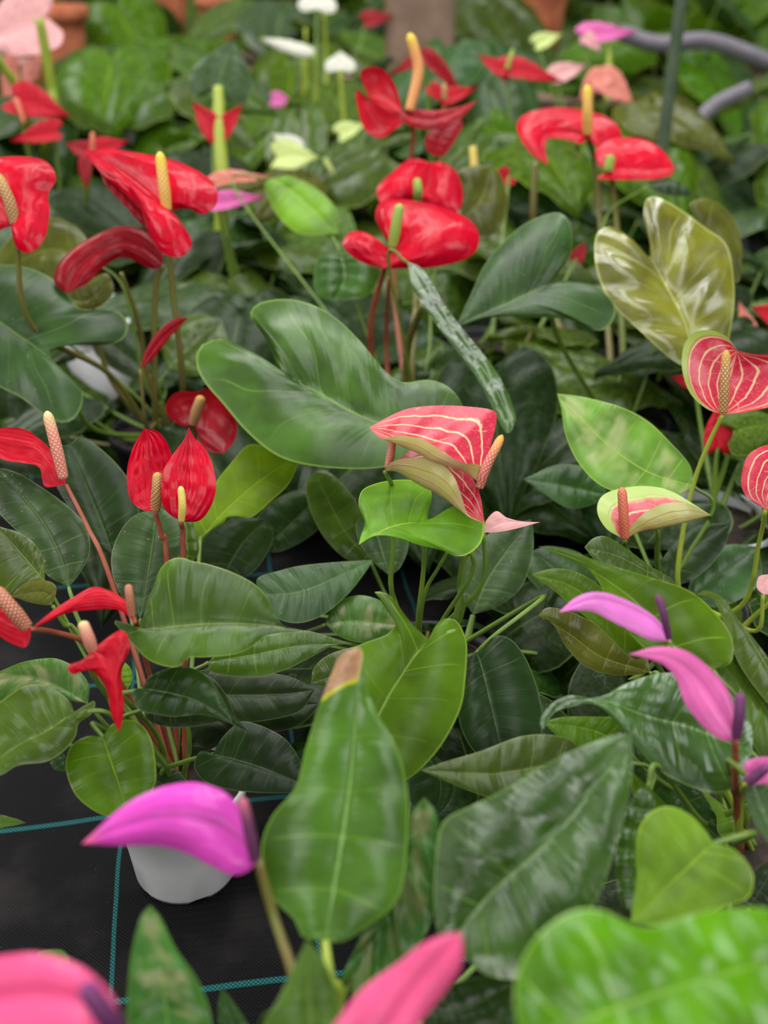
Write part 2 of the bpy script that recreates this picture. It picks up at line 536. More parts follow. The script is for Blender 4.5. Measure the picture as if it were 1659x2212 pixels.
# ------------------------------------------------------------------ ground cloth
def cloth_mat():
    m = NT('black_weed_cloth')
    tc_ = m.n('ShaderNodeTexCoord')
    x = m.n('ShaderNodeSeparateXYZ')
    mpg = m.n('ShaderNodeMapping')
    mpg.inputs['Rotation'].default_value = (0, 0, math.radians(-9))
    m.put(mpg.inputs['Vector'], tc_.outputs['Object'])
    m.put(x.inputs[0], mpg.outputs[0])
    X, Y = x.outputs[0], x.outputs[1]
    wx = m.noise(6, 2)
    Xw = m.math('ADD', X, m.math('MULTIPLY', wx, .012))
    Yw = m.math('ADD', Y, m.math('MULTIPLY', wx, .012))
    def grid(c, pitch, off, w):
        f = m.math('ABSOLUTE', m.math('SUBTRACT', m.math('FRACT', m.math('ADD', m.math('DIVIDE', c, pitch), off)), .5))
        return m.step(f, w * 1.4, w * .7)
    g = m.math('MAXIMUM', grid(Xw, .153, .212, .010), grid(Yw, .185, .586, .013))
    wv = m.math('MULTIPLY', m.math('SINE', m.math('MULTIPLY', X, 1900.0)), m.math('SINE', m.math('MULTIPLY', Y, 1900.0)))
    st = m.math('SINE', m.math('MULTIPLY', Y, 950.0))
    n1 = m.noise(14, 4)
    n2 = m.noise(500, 3)
    c = m.mix(m.step(wv, .2, .9), (.003, .003, .0035), (.015, .014, .016))
    c = m.mix(m.step(n2, .72, .8), c, (.10, .085, .08))
    c = m.mix(m.step(n1, .45, .75, 0, .5), c, (.035, .028, .028))
    c = m.mix(m.math('MULTIPLY', g, .9), c, m.mix(m.step(wv, -.2, .5), (.006, .065, .07), (.03, .18, .175)))
    h = m.math('ADD', m.math('MULTIPLY', wv, .5), m.math('MULTIPLY', st, .4))
    bp = m.bump(h, .7, .0006)
    return m.finish(m.principled(c, .75, bp, spec=.14))
def heightf(x, y):
    return .004 * math.sin(x * 9 + 1.1 * math.sin(y * 5)) * math.sin(y * 7 + .6)
G, UV = [], []
for i in range(121):
    y = -.6 + (i / 120) ** 1.8 * 11
    G.append([Vector((x_ := -5 + j * 10 / 120, y, heightf(x_, y) - .004)) for j in range(121)])
    UV.append([(j / 120, i / 120) for j in range(121)])
gr = link('floor', mesh_from_grid('floor', [(G, UV)], cloth_mat()))
gr['kind'] = 'structure'
gr['label'] = 'black woven weed cloth with teal grid lines under the pots'

# ------------------------------------------------------------------ plants
def lathe(name, prof, mat, loc, parent, seg=40, notch=False, tilt=None):
    G, UV = [], []
    for i, (r, z) in enumerate(prof):
        row = []
        for t in range(seg + 1):
            a = t * 2 * math.pi / seg
            zz = z
            if notch and z < .001 and (t % (seg // 5)) in (0, 1):
                zz = z + .003
            v = Vector((r * math.cos(a), r * math.sin(a), zz))
            if tilt:
                v = tilt @ v
            row.append(v + loc)
        G.append(row)
        UV.append([(t / seg, i / (len(prof) - 1)) for t in range(seg + 1)])
    return link(name, mesh_from_grid(name, [(G, UV)], mat), parent)

class Plant:
    def __init__(s, label, crown, pot='pot', potr=.058, poth=.115, group=None, category='potted plant', name='anthurium_plant', showpot=True, potloc=None, tilt=None, flat=False):
        """crown: world point where the stems leave the soil"""
        s.c = Vector(crown)
        base = Vector((s.c.x, s.c.y, 0)) if potloc is None else Vector(potloc)
        s.e = bpy.data.objects.new(name, None)
        s.e.location = base
        s.e['_w'] = tuple(base)
        s.e.empty_display_size = .02
        COL.objects.link(s.e)
        s.e['label'] = label
        s.e['category'] = category
        if group:
            s.e['group'] = group
        r, h = potr, poth
        s.crownz = h
        if showpot:
            prof = [(.001, .004), (r * .70, .004), (r * .78, .0), (r * .80, .004), (r * .86, h * .4), (r * .96, h * .88), (r * .98, h * .89), (r * 1.05, h * .9), (r * 1.06, h), (r * 1.0, h), (r * .97, h * .9)]
            lathe('pot', prof, MT[pot], base, s.e, notch=True, tilt=tilt)
            soil = [(r * .95, h * .88), (r * .7, h * .91), (r * .3, h * .93), (.001, h * .92)]
            lathe('soil', soil, MT['soil'], base, s.e, tilt=tilt)
        s.c.z = max(h * .9, .08)

    def stem(s, start, parent, mat, r, path=None, name='petiole', dirv=None, d0=None):
        B = Vector(start)
        end = s.c + Vector((random.uniform(-.014, .014), random.uniform(-.014, .014), 0))
        pts = [B]
        if path:
            n = len(path)
            de = (end - CAM).dot(FWD)
            db = (B - CAM).dot(FWD)
            for k, q in enumerate(path):
                t = (k + 1) / (n + 1.0)
                dd = q[2] if len(q) > 2 else db + (de - db) * t * .8
                pts.append(P(q[0], q[1], dd))
            if pts[-1].z > end.z + .03:
                pts.append(end)
        else:
            L = (B - end).length
            sd = (dirv or Vector((0, 0, -1))) * L * .16 + Vector((0, 0, -L * .12))
            pts.append(B + sd)
            pts.append(B.lerp(end, .62) + Vector((0, 0, -L * .02)))
            pts.append(end)
        return tube(name, pts, r * .8, r * 1.15, MT[mat], parent)

    def leaf(s, d, M, L, R, mat='mid', ab=(0, .9), stem='stemgreen', r=.0019, path=None, label=None, petiole=True, flip=False, **kw):
        g, b, n = sheet(L, M, R, d, ab, **kw)
        if cross_neg(M, L, R):
            g = ([row[::-1] for row in g[0]], [row[::-1] for row in g[1]])
        if flip:
            g = ([row[::-1] for row in g[0]], [row[::-1] for row in g[1]])
        o = link('leaf', mesh_from_grid('leaf', [g], MT[mat]), s.e)
        if label:
            o['label'] = label
        if petiole:
            ax = (P(*M[0][:2], d) - P(*M[1][:2], d)).normalized()
            s.stem(b - n * .0012, o, stem, r, path, dirv=ax)
        return o

    def flower(s, d, M, L, R, mat='red', ab=(0, .9), spad=None, sw=.004, smat='sp_yellow', stem='stemred', r=.0021, path=None, label=None, flip=False, stalk=True, **kw):
        kw.setdefault('quilt', .004)
        kw.setdefault('p', 1.2)
        g, b, n = sheet(L, M, R, d, ab, **kw)
        if cross_neg(M, L, R):
            g = ([row[::-1] for row in g[0]], [row[::-1] for row in g[1]])
        if flip:
            g = ([row[::-1] for row in g[0]], [row[::-1] for row in g[1]])
        o = link('spathe', mesh_from_grid('spathe', [g], MT[mat]), s.e)
        if label:
            o['label'] = label
        if stalk:
            s.stem(b - n * .0015, o, stem, r, path, name='flower_stalk')
        if spad:
            pts = []
            for k, q in enumerate(spad):
                dd = q[2] if len(q) > 2 else d - .012
                pts.append(P(q[0], q[1], dd))
            pts[0] = pts[0].lerp(b, .5) if (pts[0] - b).length < .03 else pts[0]
            bl = lambda t: (.80 + .25 * math.sin(min(1, t * 2.2) * math.pi / 2)) * math.sqrt(max(.02, 1 - max(0, (t - .86) / .145) ** 2)) * (1 - .18 * t)
            tube('spadix', pts, sw, sw, MT[smat], o, seg=16, per=14, bulb=bl)
        return o

def cross_neg(M, L, R):
    # margin on the left of the rib as seen from the front gives front-facing polygons
    a = Vector((M[-1][0] - M[0][0], M[-1][1] - M[0][1]))
    l = sum((Vector((q[0], q[1])) for q in L), Vector((0, 0))) / len(L)
    r = sum((Vector((q[0], q[1])) for q in R), Vector((0, 0))) / len(R)
    w = r - l
    return (a.x * w.y - a.y * w.x) < 0

# ================================================================== the red-flowered plant, front left
A = Plant('potted anthurium with narrow tulip-shaped red flowers in a white pot, front left', (ground(405, 1868).x, ground(405, 1868).y, .10), potr=.052, poth=.095)
A.leaf(.73, [(300,1365),(370,1355),(450,1348),(540,1348),(600,1352),(658,1362)],
  [(303,1350),(315,1310),(335,1260),(347,1228),(370,1208),(395,1205),(415,1212),(450,1218),(500,1235),(550,1262),(580,1295),(595,1330),(612,1350),(637,1360)],
  [(285,1352),(245,1340),(268,1370),(290,1395),(320,1425),(360,1440),(390,1438),(405,1420),(440,1420),(500,1415),(540,1400),(570,1375),(600,1367),(630,1366)], 'mid', (0.1,.8), fold=-.03, wave=.004, nq=5)
A.leaf(.80, [(450,1430),(560,1412),(650,1395),(762,1390)], [(480,1400),(560,1375),(650,1362),(700,1372),(740,1385)], [(455,1450),(500,1460),(560,1462),(620,1445),(680,1415),(720,1395)], 'mid', (.1,.9), p=1.1)
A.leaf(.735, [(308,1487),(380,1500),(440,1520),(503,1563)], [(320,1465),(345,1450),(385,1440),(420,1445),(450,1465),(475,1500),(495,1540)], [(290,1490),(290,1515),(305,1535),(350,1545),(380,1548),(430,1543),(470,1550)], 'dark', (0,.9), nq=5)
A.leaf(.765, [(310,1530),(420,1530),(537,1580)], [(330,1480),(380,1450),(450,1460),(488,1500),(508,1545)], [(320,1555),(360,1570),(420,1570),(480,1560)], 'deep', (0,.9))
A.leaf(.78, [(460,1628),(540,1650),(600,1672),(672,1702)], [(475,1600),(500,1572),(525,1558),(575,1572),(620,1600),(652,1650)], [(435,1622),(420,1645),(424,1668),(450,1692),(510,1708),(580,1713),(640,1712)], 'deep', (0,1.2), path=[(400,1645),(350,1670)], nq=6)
A.leaf(.735, [(222,1592),(245,1660),(262,1710),(277,1763)], [(190,1590),(155,1610),(142,1650),(150,1690),(170,1725),(210,1755),(245,1765)], [(240,1566),(280,1555),(312,1572),(330,1610),(337,1670),(332,1700),(310,1740)], 'bright', (-.1,.9), nq=5)
A.leaf(.73, [(160,1540),(100,1580),(40,1610),(-40,1670)], [(150,1515),(110,1485),(60,1480),(15,1505),(-20,1540),(-50,1600)], [(180,1530),(204,1513),(200,1540),(170,1562),(163,1590),(140,1620),(100,1645),(40,1653),(0,1675)], 'mid', (.2,.9), nq=6)
A.leaf(.79, [(190,1520),(120,1480),(50,1460),(-40,1480)], [(192,1480),(167,1445),(130,1425),(100,1422),(50,1430),(0,1450),(-30,1462)], [(160,1515),(110,1500),(50,1500),(0,1515)], 'vari', (0,.9))
A.leaf(.83, [(97,1256),(50,1200),(-30,1110)], [(95,1215),(75,1175),(40,1150),(0,1137),(-25,1115)], [(60,1260),(30,1283),(0,1290),(-40,1230)], 'mid', (.2,.8), label='mid green leaf with pale ribs at the left edge')
A.leaf(.82, [(113,1308),(95,1280),(20,1288)], [(122,1272),(108,1256),(75,1254),(50,1262)], [(90,1306),(60,1300),(40,1293)], 'olive', (0,.3), petiole=True, path=[(140,1350),(180,1385)], p=1)
A.leaf(.88, [(148,1268),(130,1200),(80,1110),(-10,1010)], [(105,1245),(85,1215),(60,1170),(0,1110),(-30,1050)], [(168,1245),(192,1200),(193,1160),(180,1128),(140,1088),(80,1046),(30,1018)], 'grey', (0,.7), path=[(155,1290),(185,1370)], nq=6, p=1.1)
A.leaf(.97, [(245,1200),(215,1120),(150,960)], [(190,1170),(150,1100),(115,1030),(120,970)], [(285,1170),(300,1100),(280,1040),(235,985),(180,945)], 'deep', (0,.7))
A.leaf(.88, [(303,1335),(320,1240),(340,1095)], [(270,1300),(243,1240),(245,1180),(282,1120)], [(330,1285),(355,1235),(395,1190),(400,1130)], 'grey', (0,.7), p=1.1)
A.leaf(.93, [(405,1230),(405,1170),(385,1070)], [(370,1190),(340,1130),(350,1090)], [(430,1190),(420,1140),(410,1100)], 'mid', (0,.6), p=1)
A.leaf(.99, [(432,1170),(480,1110),(560,1040),(642,985)], [(414,1150),(420,1110),(460,1050),(500,1000),(540,960),(595,972)], [(450,1145),(480,1130),(500,1112),(540,1118),(585,1082),(620,1050),(640,1010)], 'limehot', (.2,.5), path=[(430,1205)], wave=.006)
A.leaf(.86, [(270,1500),(280,1470),(270,1430)], [(262,1480),(262,1450)], [(285,1470),(283,1445)], 'lime', (0,.3), p=1)
A.leaf(.80, [(110,1605),(135,1650),(140,1668)], [(105,1630),(115,1660)], [(135,1625),(145,1650)], 'deep', (0,.7), p=1)
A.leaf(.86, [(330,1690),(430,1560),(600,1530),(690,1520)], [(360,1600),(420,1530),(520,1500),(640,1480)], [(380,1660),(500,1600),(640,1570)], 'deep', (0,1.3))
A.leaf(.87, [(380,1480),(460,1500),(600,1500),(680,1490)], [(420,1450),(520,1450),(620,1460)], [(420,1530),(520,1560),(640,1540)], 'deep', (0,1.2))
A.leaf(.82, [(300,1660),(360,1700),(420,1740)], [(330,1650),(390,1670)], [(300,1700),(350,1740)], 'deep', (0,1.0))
A.leaf(.74, [(-70,1800),(-10,1782),(56,1777)], [(-40,1755),(0,1760),(32,1768)], [(-40,1810),(0,1790),(32,1783)], 'mid', (0,.8), p=1, petiole=False)
# flowers
A.flower(.82, [(390,1126),(402,1040),(408,922)], [(360,1105),(348,1070),(352,1020),(370,985),(397,950)], [(430,1125),(455,1095),(467,1050),(458,1000),(440,965),(420,945)], 'red', (0,.1), spad=[(394,1124),(394,1090),(390,1050)], sw=.0030, smat='sp_plainyellow', path=[(396,1205)], label='glossy red spathe with smooth yellow spadix', bulge=.5)
A.flower(.84, [(335,1105),(325,1020),(311,925)], [(305,1100),(280,1075),(274,1020),(286,970)], [(352,1090),(374,1040),(370,980),(345,935)], 'red', (0,.1), spad=[(336,1100),(339,1060),(341,1020)], sw=.0044, smat='sp_tan', path=[(350,1160),(360,1210)], fold=-.1, bulge=-.1)
A.flower(.72, [(290,1342),(262,1302),(200,1290),(130,1325),(65,1359)], [(284,1312),(262,1290),(235,1275),(200,1268),(160,1289),(115,1318)], [(265,1322),(240,1316),(180,1319),(140,1326),(100,1345)], 'redsoft', (0,.6), spad=[(281,1316),(280,1290),(277,1262)], sw=.0029, smat='sp_brown', fold=.05, r=.0018, path=[(300,1370)])
A.flower(.685, [(200,1403),(235,1430),(252,1500),(256,1582)], [(185,1420),(165,1432),(148,1436),(148,1450),(163,1456),(180,1442),(210,1460),(230,1490),(240,1540)], [(240,1372),(265,1361),(280,1385),(278,1410),(264,1440),(263,1480),(268,1520),(264,1560)], 'redsoft', (0,.4), spad=[(199,1402),(190,1375),(177,1342)], sw=.0040, smat='sp_blush', stem='stemgreen', fold=.1, path=[(215,1480)])
A.flower(.71, [(64,1358),(40,1350),(0,1330),(-60,1290)], [(60,1340),(30,1325),(-10,1310)], [(66,1375),(55,1398),(30,1392),(0,1375),(-40,1340)], 'redsoft', (0,.5), spad=[(52,1352),(25,1315),(-12,1270)], sw=.0052, smat='sp_brown', path=[(110,1364),(180,1385),(230,1430)])
A.flower(.90, [(142,1046),(112,1010),(70,965),(0,950),(-60,950)], [(136,1015),(112,975),(82,945),(50,926),(0,925)], [(120,1051),(95,1049),(85,1010),(50,1000),(0,990)], 'redsoft', (0,.5), spad=[(133,1020),(120,960),(101,888)], sw=.0050, smat='sp_blush', path=[(190,1140),(240,1255)], bulge=-.2, label='red spathe with long blush pink spadix')

# ================================================================== the striped-flowered plant, middle
B = Plant('potted anthurium with red and cream striped flowers over bright green leaves, middle', ground(930, 1440, .11), pot='black')
B.leaf(.75, [(927,1382),(880,1440),(828,1525),(800,1600),(800,1730)], [(905,1362),(880,1335),(862,1310),(840,1285),(808,1277),(840,1305),(858,1335),(840,1368),(790,1388),(755,1410),(735,1500),(745,1640)],
  [(935,1372),(940,1352),(960,1337),(985,1340),(1003,1370),(1009,1400),(1005,1470),(995,1530),(960,1600),(920,1650),(882,1682)], 'bright', (0,.9), fold=-.02, nq=4, label='bright green heart leaf with pale radiating veins')
B.leaf(.80, [(937,1138),(900,1130),(840,1140),(775,1177)], [(925,1115,1),(932,1080,2.5),(928,1055,4),(895,1038,4.5),(850,1037,4.5),(810,1045,4),(782,1060,3),(775,1090,2),(788,1130,1),(780,1155,.4)],
  [(950,1112),(985,1093),(1040,1112),(1046,1145),(1037,1175),(1012,1197),(985,1201),(950,1187),(890,1173),(850,1155),(810,1150)], 'lime', (0,.8), p=1.1, label='lime green leaf curled below the striped flowers', nq=5)
B.leaf(.80, [(1029,1409),(1040,1440),(1060,1520),(1090,1650)], [(1015,1420),(1000,1460),(990,1540),(1003,1590),(1028,1628),(1060,1655)], [(1045,1400),(1060,1380),(1083,1373),(1112,1388),(1140,1430),(1162,1490),(1172,1550),(1165,1600),(1130,1645)], 'deep', (0,.8), path=[(1065,1375),(1170,1290)], nq=5)
B.leaf(.96, [(1022,1328),(1060,1240),(1147,1122)], [(1000,1290),(1000,1240),(1020,1190),(1070,1145)], [(1070,1312),(1125,1270),(1150,1200),(1152,1150)], 'grey', (0,.7), path=[(1010,1380)], r=.003)
B.leaf(1.02, [(1290,1340),(1230,1260),(1150,1190)], [(1210,1340),(1170,1280),(1130,1230)], [(1300,1270),(1260,1200),(1190,1180)], 'grey', (0,.9))
B.leaf(.95, [(562,1285),(660,1275),(805,1210)], [(556,1250),(600,1234),(650,1222),(730,1214)], [(590,1330),(640,1346),(695,1330),(750,1285),(790,1235)], 'grey', (.1,1.0), p=1.0, bulge=.1)
B.leaf(.95, [(702,1348),(770,1342),(868,1352)], [(712,1325),(735,1298),(780,1286),(830,1302),(858,1335)], [(740,1378),(790,1388),(840,1370)], 'vari', (0,.9), p=1.0)
B.leaf(1.0, [(842,1244),(822,1180),(800,1105)], [(808,1215),(778,1175),(770,1130)], [(865,1225),(882,1180),(875,1140),(840,1110)], 'grey', (0,.6), p=1.0, path=[(850,1290)])
B.leaf(1.05, [(800,1212),(740,1140),(680,1020)], [(750,1208),(700,1160),(668,1095),(662,1045)], [(800,1150),(760,1070),(710,1020)], 'mid', (0,.7), p=1.0)
B.leaf(.86, [(860,1430),(760,1450),(672,1475)], [(800,1395),(720,1410),(680,1440)], [(800,1490),(730,1490)], 'mid', (0,.9), p=1.0)
B.leaf(.84, [(900,1600),(950,1680),(945,1760)], [(885,1660),(890,1740)], [(960,1650),(980,1700),(965,1740)], 'deep', (0,.8), p=1.0)
B.leaf(1.08, [(560,1190),(620,1140),(690,1070)], [(540,1150),(580,1090),(640,1060)], [(610,1190),(680,1150),(700,1110)], 'deep', (0,.8), p=1.0)
B.leaf(1.05, [(480,1250),(520,1180),(575,1120)], [(430,1200),(450,1150),(510,1120)], [(540,1240),(580,1190),(590,1150)], 'deep', (0,.8), p=1.0)
# the two striped flowers
B.flower(.78, [(1038,1046),(1010,1024),(970,1000),(925,979),(880,962),(840,945),(797,924)],
  [(1046,1010,.6),(1062,955,1.6),(1072,912,2.2),(1066,887,2.4),(1010,878,2.4),(940,876,2),(880,883,1.5),(830,905,.7)],
  [(1038,1006,-.8),(1000,1000,-1.4),(960,978,-1.8),(920,953,-1.8),(880,942,-1.5),(845,943,-1),(822,946,-.4)], 'stripe', (0,.5),
  spad=[(1034,1062,.775),(1050,1010,.775),(1085,940,.785)], sw=.0036, smat='sp_sunset', stem='stemgreen', cup=True, path=[(1030,1060,.84),(1010,1160,.86),(985,1330,.88)], p=1.0, bulge=.1, label='red spathe with cream veins and a pale underside')
B.flower(.80, [(832,1018),(858,1020),(900,1044),(950,1070),(1002,1106),(1046,1130)],
  [(850,1000,.5),(870,985,1.2),(900,965,2),(950,960,2.5),(1000,1000,2.2),(1032,1055,1.4),(1043,1100,.6)],
  [(840,1002,-.8),(868,991,-1.5),(915,990,-2),(955,1003,-2),(982,1032,-1.8),(998,1075,-1),(1012,1112,-.2)], 'stripe', (0,.5),
  spad=[(843,1006,.81),(845,975,.81),(848,946,.81)], sw=.0033, smat='sp_brown', stem='stemgreen', cup=True, path=[(848,1060,.86),(850,1170,.88),(848,1290,.9)], p=1.0, bulge=.1, label='striped spathe with a tan underside, hanging below the other')
B.flower(.84, [(1046,1150),(1090,1128),(1167,1128)], [(1050,1125),(1072,1104),(1095,1118),(1128,1126)], [(1070,1150),(1115,1142)], 'palepink', (0,.5), cup=False, stem='stemgreen', p=1.0, label='pale pink spathe seen edge on')
B.stem(P(918, 1172, .83), B.e, 'stemgreen', .0021, [(914,1240),(903,1350)], name='petiole')
B.stem(P(968, 1190, .84), B.e, 'stemgreen', .0017, [(945,1230),(920,1275),(908,1340)], name='petiole')
B.stem(P(1002, 1195, .84), B.e, 'stemgreen', .0022, [(992,1260),(992,1340)], name='flower_stalk')

# ================================================================== the front plant, lower middle
C = Plant('potted anthurium with a purple flower and large glossy leaves, one brown-tipped, front middle', (-.045, .30, 0), potr=.06, poth=.11)
C.leaf(.53, [(703,2034),(725,1900),(745,1780),(762,1640),(770,1520),(778,1398)],
  [(655,2025),(635,1985),(590,1940),(568,1880),(566,1820),(590,1760),(640,1700),(660,1620),(685,1540),(712,1465),(738,1412)],
  [(740,2034),(795,2000),(850,1955),(872,1900),(880,1800),(880,1720),(868,1650),(850,1600),(820,1550),(790,1480),(787,1420)], 'browntip', (.0,1.25), stem='stemlime', r=.0028, path=[(712,2110,.52),(725,2200,.53)], fold=-.03, nq=6, p=1.1, label='tall green leaf with a brown scorched tip', quilt=.004)
C.leaf(.57, [(760,2110),(845,1960),(890,1850),(916,1722)], [(735,2120),(800,1980),(850,1880),(880,1770)], [(770,2200),(870,2090),(933,1985),(947,1860),(943,1760)], 'vari', (-.4,.5), p=1.0, quilt=.018)
C.leaf(.54, [(987,2015),(1060,1930),(1130,1868),(1220,1780),(1300,1680),(1363,1587)],
  [(960,2030),(942,2000),(938,1900),(948,1800),(968,1765),(1020,1740),(1100,1700),(1200,1640),(1290,1600),(1335,1586)],
  [(1000,2060),(1050,2105),(1130,2112),(1190,2055),(1270,1970),(1300,1920),(1330,1830),(1357,1720),(1367,1640)], 'gloss', (-.1,.7), fold=-.02, nq=5, p=1.15, label='broad glossy leaf pointing up right', quilt=.005)
C.leaf(.47, [(690,2330),(670,2180),(662,2030)], [(600,2290),(570,2220),(600,2160),(640,2080)], [(750,2300),(740,2200),(715,2110),(690,2060)], 'mid', (0,.6), p=1.0)
C.leaf(.56, [(900,2200),(1000,2180),(1110,2125)], [(900,2160),(960,2130),(1050,2110)], [(960,2230),(1060,2220),(1105,2170)], 'dark', (0,.8), p=1.0)
C.leaf(.60, [(1040,2330),(1090,2250),(1125,2170)], [(1020,2260),(1060,2190)], [(1110,2290),(1150,2220)], 'deep', (0,.8), p=1.0)
C.leaf(.62, [(960,2280),(1010,2230),(1040,2205)], [(960,2240),(1000,2210)], [(1010,2270),(1050,2230)], 'mid', (0,.8), p=1.0)
C.leaf(.70, [(1255,1640),(1100,1668),(1045,1672),(910,1664)], [(1235,1600),(1180,1587),(1120,1592),(1040,1622),(960,1646)], [(1200,1720),(1100,1731),(1030,1714),(960,1686)], 'mid', (0,1.0), p=1.0, nq=6)
C.flower(.53, [(556,1858),(510,1815),(460,1783),(380,1765),(280,1782),(176,1823)],
  [(545,1805),(522,1752),(490,1715),(450,1696),(410,1690),(350,1700),(290,1725),(240,1762),(203,1797)],
  [(535,1882),(500,1890),(460,1872),(400,1842),(340,1827),(250,1827)], 'purple', (0,.6), spad=[(546,1856,.525),(540,1800,.523),(522,1722,.522)], sw=.0031, smat='sp_violet', fold=.05, stem='stemolive', r=.0030, path=[(592,1980,.54),(635,2110,.53),(652,2215,.53)], bulge=.5, label='hooded purple spathe with a pinkish tip', quilt=.001)
C.flower(.42, [(770,2330),(835,2230),(905,2120),(994,2014)], [(710,2250),(730,2200),(790,2130),(860,2080),(905,2043),(955,2020)], [(860,2330),(905,2215),(955,2150),(992,2095),(1001,2050)], 'pink', (0,.5), stem='stemolive', r=.003, bulge=.6, fold=.03, quilt=.001, label='large smooth pink spathe at the bottom edge', stalk=True)

# ================================================================== pink-flowered plant cut by the lower left corner
Fp = Plant('potted anthurium with a big pink flower at the lower left corner', (-.26, .27, 0), potr=.055, poth=.10)
Fp.flower(.40, [(262,2225),(200,2170),(120,2150),(40,2150),(-120,2190)], [(255,2180),(235,2140),(180,2090),(110,2064),(40,2060),(-50,2085)], [(240,2290),(150,2310),(40,2300),(-70,2260)], 'pink', (0,.5), spad=[(250,2225,.392),(222,2185,.388),(180,2125,.386)], sw=.0042, smat='sp_purple', stem='stemolive', r=.003, bulge=.5, quilt=.001)
Fp.leaf(.50, [(372,2310),(355,2150),(325,1956)], [(295,2270),(277,2212),(278,2120),(288,2040),(305,1980)], [(440,2290),(457,2212),(430,2125),(380,2050),(348,1985)], 'vari', (0,.5), p=1.0, label='pointed green leaf marked with pale streaks')
Fp.leaf(.58, [(540,2320),(505,2220),(479,2133)], [(485,2280),(472,2210),(472,2165)], [(575,2290),(535,2210),(500,2158)], 'dark', (0,.5), p=1.0)
Fp.leaf(.60, [(610,2300),(600,2240),(592,2174)], [(560,2260),(556,2212),(570,2185)], [(650,2260),(640,2210),(612,2180)], 'deep', (0,.5), p=1.0)
Fp.leaf(.66, [(120,2110),(115,2080),(150,2066)], [(85,2080),(80,2058),(110,2051),(135,2053)], [(145,2110),(152,2085)], 'mid', (0,.5), p=1.0)
Fp.leaf(.55, [(250,2300),(262,2240),(270,2180)], [(240,2250),(252,2200)], [(290,2260),(284,2200)], 'deep', (0,.5), p=1.0)

# ================================================================== purple-flowered plant, right
D = Plant('potted anthurium with two pink-violet flowers and dark spadices, right side', ground(1590, 1830, .10), pot='black')
D.leaf(.70, [(1540,1445),(1440,1385),(1400,1330),(1350,1282),(1260,1222),(1163,1180)], [(1580,1430),(1578,1370),(1530,1308),(1480,1272),(1400,1246),(1300,1215),(1220,1187)], [(1490,1455),(1430,1430),(1370,1378),(1320,1312),(1290,1252),(1245,1208)], 'bright', (-.1,.9), p=1.0, nq=7, fold=-.02)
D.leaf(.84, [(1470,1275),(1400,1235),(1330,1200),(1262,1182)], [(1450,1250),(1400,1220),(1360,1190),(1312,1160),(1283,1162)], [(1420,1290),(1340,1250),(1290,1215)], 'mid', (0,.9), p=1.0)
D.leaf(.74, [(1400,1400),(1320,1340),(1240,1270),(1148,1240)], [(1360,1320),(1310,1278),(1255,1240),(1200,1228)], [(1370,1425),(1305,1365),(1240,1312),(1190,1270)], 'bright', (-.1,.9), p=1.0)
D.leaf(.80, [(1405,1452),(1300,1420),(1230,1370),(1163,1330)], [(1390,1410),(1310,1360),(1240,1325),(1185,1312)], [(1370,1458),(1320,1457),(1265,1440),(1225,1400),(1195,1350)], 'olive', (0,.9), p=1.0, path=[(1440,1490)])
D.leaf(.70, [(1700,1520),(1640,1410),(1570,1310),(1503,1284)], [(1700,1480),(1640,1395),(1590,1330),(1560,1290),(1525,1276)], [(1670,1530),(1600,1440),(1570,1360),(1545,1300),(1525,1285)], 'mid', (.2,.7), p=1.0)
D.leaf(.69, [(1720,1640),(1640,1510),(1560,1410),(1453,1372)], [(1720,1560),(1660,1480),(1600,1425),(1550,1390),(1500,1370)], [(1680,1680),(1610,1580),(1550,1470),(1510,1410),(1480,1383)], 'mid', (.1,.8), p=1.0, nq=8)
D.leaf(.66, [(1625,1625),(1500,1575),(1400,1548),(1300,1512),(1220,1517),(1172,1577)], [(1620,1560),(1560,1480),(1490,1458),(1420,1455),(1350,1478),(1290,1507),(1230,1502),(1190,1522),(1166,1556)], [(1600,1690),(1540,1713),(1450,1680),(1400,1640),(1335,1565),(1285,1522),(1225,1530),(1190,1545)], 'gloss', (0,1.0), p=1.0, nq=8)
D.leaf(.74, [(1345,1605),(1270,1575),(1172,1560)], [(1335,1555),(1280,1548),(1215,1549)], [(1310,1640),(1250,1622),(1205,1590)], 'bright', (0,1.0), p=1.0)
D.leaf(.74, [(1575,1830),(1530,1790),(1430,1680),(1330,1552)], [(1585,1790),(1540,1740),(1470,1665),(1380,1580)], [(1540,1830),(1480,1780),(1400,1710),(1355,1640)], 'dark', (0,.9), p=1.0)
D.leaf(.77, [(1480,1770),(1430,1700),(1362,1600)], [(1485,1720),(1430,1640)], [(1440,1750),(1395,1700),(1365,1640)], 'grey', (0,.9), p=1.0)
D.leaf(.64, [(1400,1700),(1370,1800),(1368,1972)], [(1375,1712),(1342,1780),(1330,1870),(1342,1950)], [(1415,1740),(1405,1820),(1390,1900)], 'gloss', (-.3,.5), p=1.0)
D.leaf(.68, [(1450,1770),(1400,1720),(1355,1660)], [(1440,1740),(1390,1690)], [(1400,1760),(1370,1720)], 'bright', (0,.7), p=1.0)
D.leaf(.58, [(1540,1822),(1480,1880),(1420,1935),(1363,1990)], [(1525,1795),(1490,1760),(1445,1742),(1405,1755),(1380,1790),(1374,1840),(1375,1900),(1367,1950)], [(1582,1832),(1615,1865),(1628,1900),(1615,1940),(1570,1955),(1530,1975),(1480,1998),(1420,2000)], 'lime', (0,.8), fold=-.02, nq=5, label='yellow-green heart leaf with a pale midrib')
D.leaf(.62, [(1628,1690),(1650,1750),(1700,1850)], [(1612,1705),(1618,1750),(1640,1795),(1670,1830)], [(1660,1690),(1700,1740),(1715,1800)], 'grey', (0,.6), p=1.0)
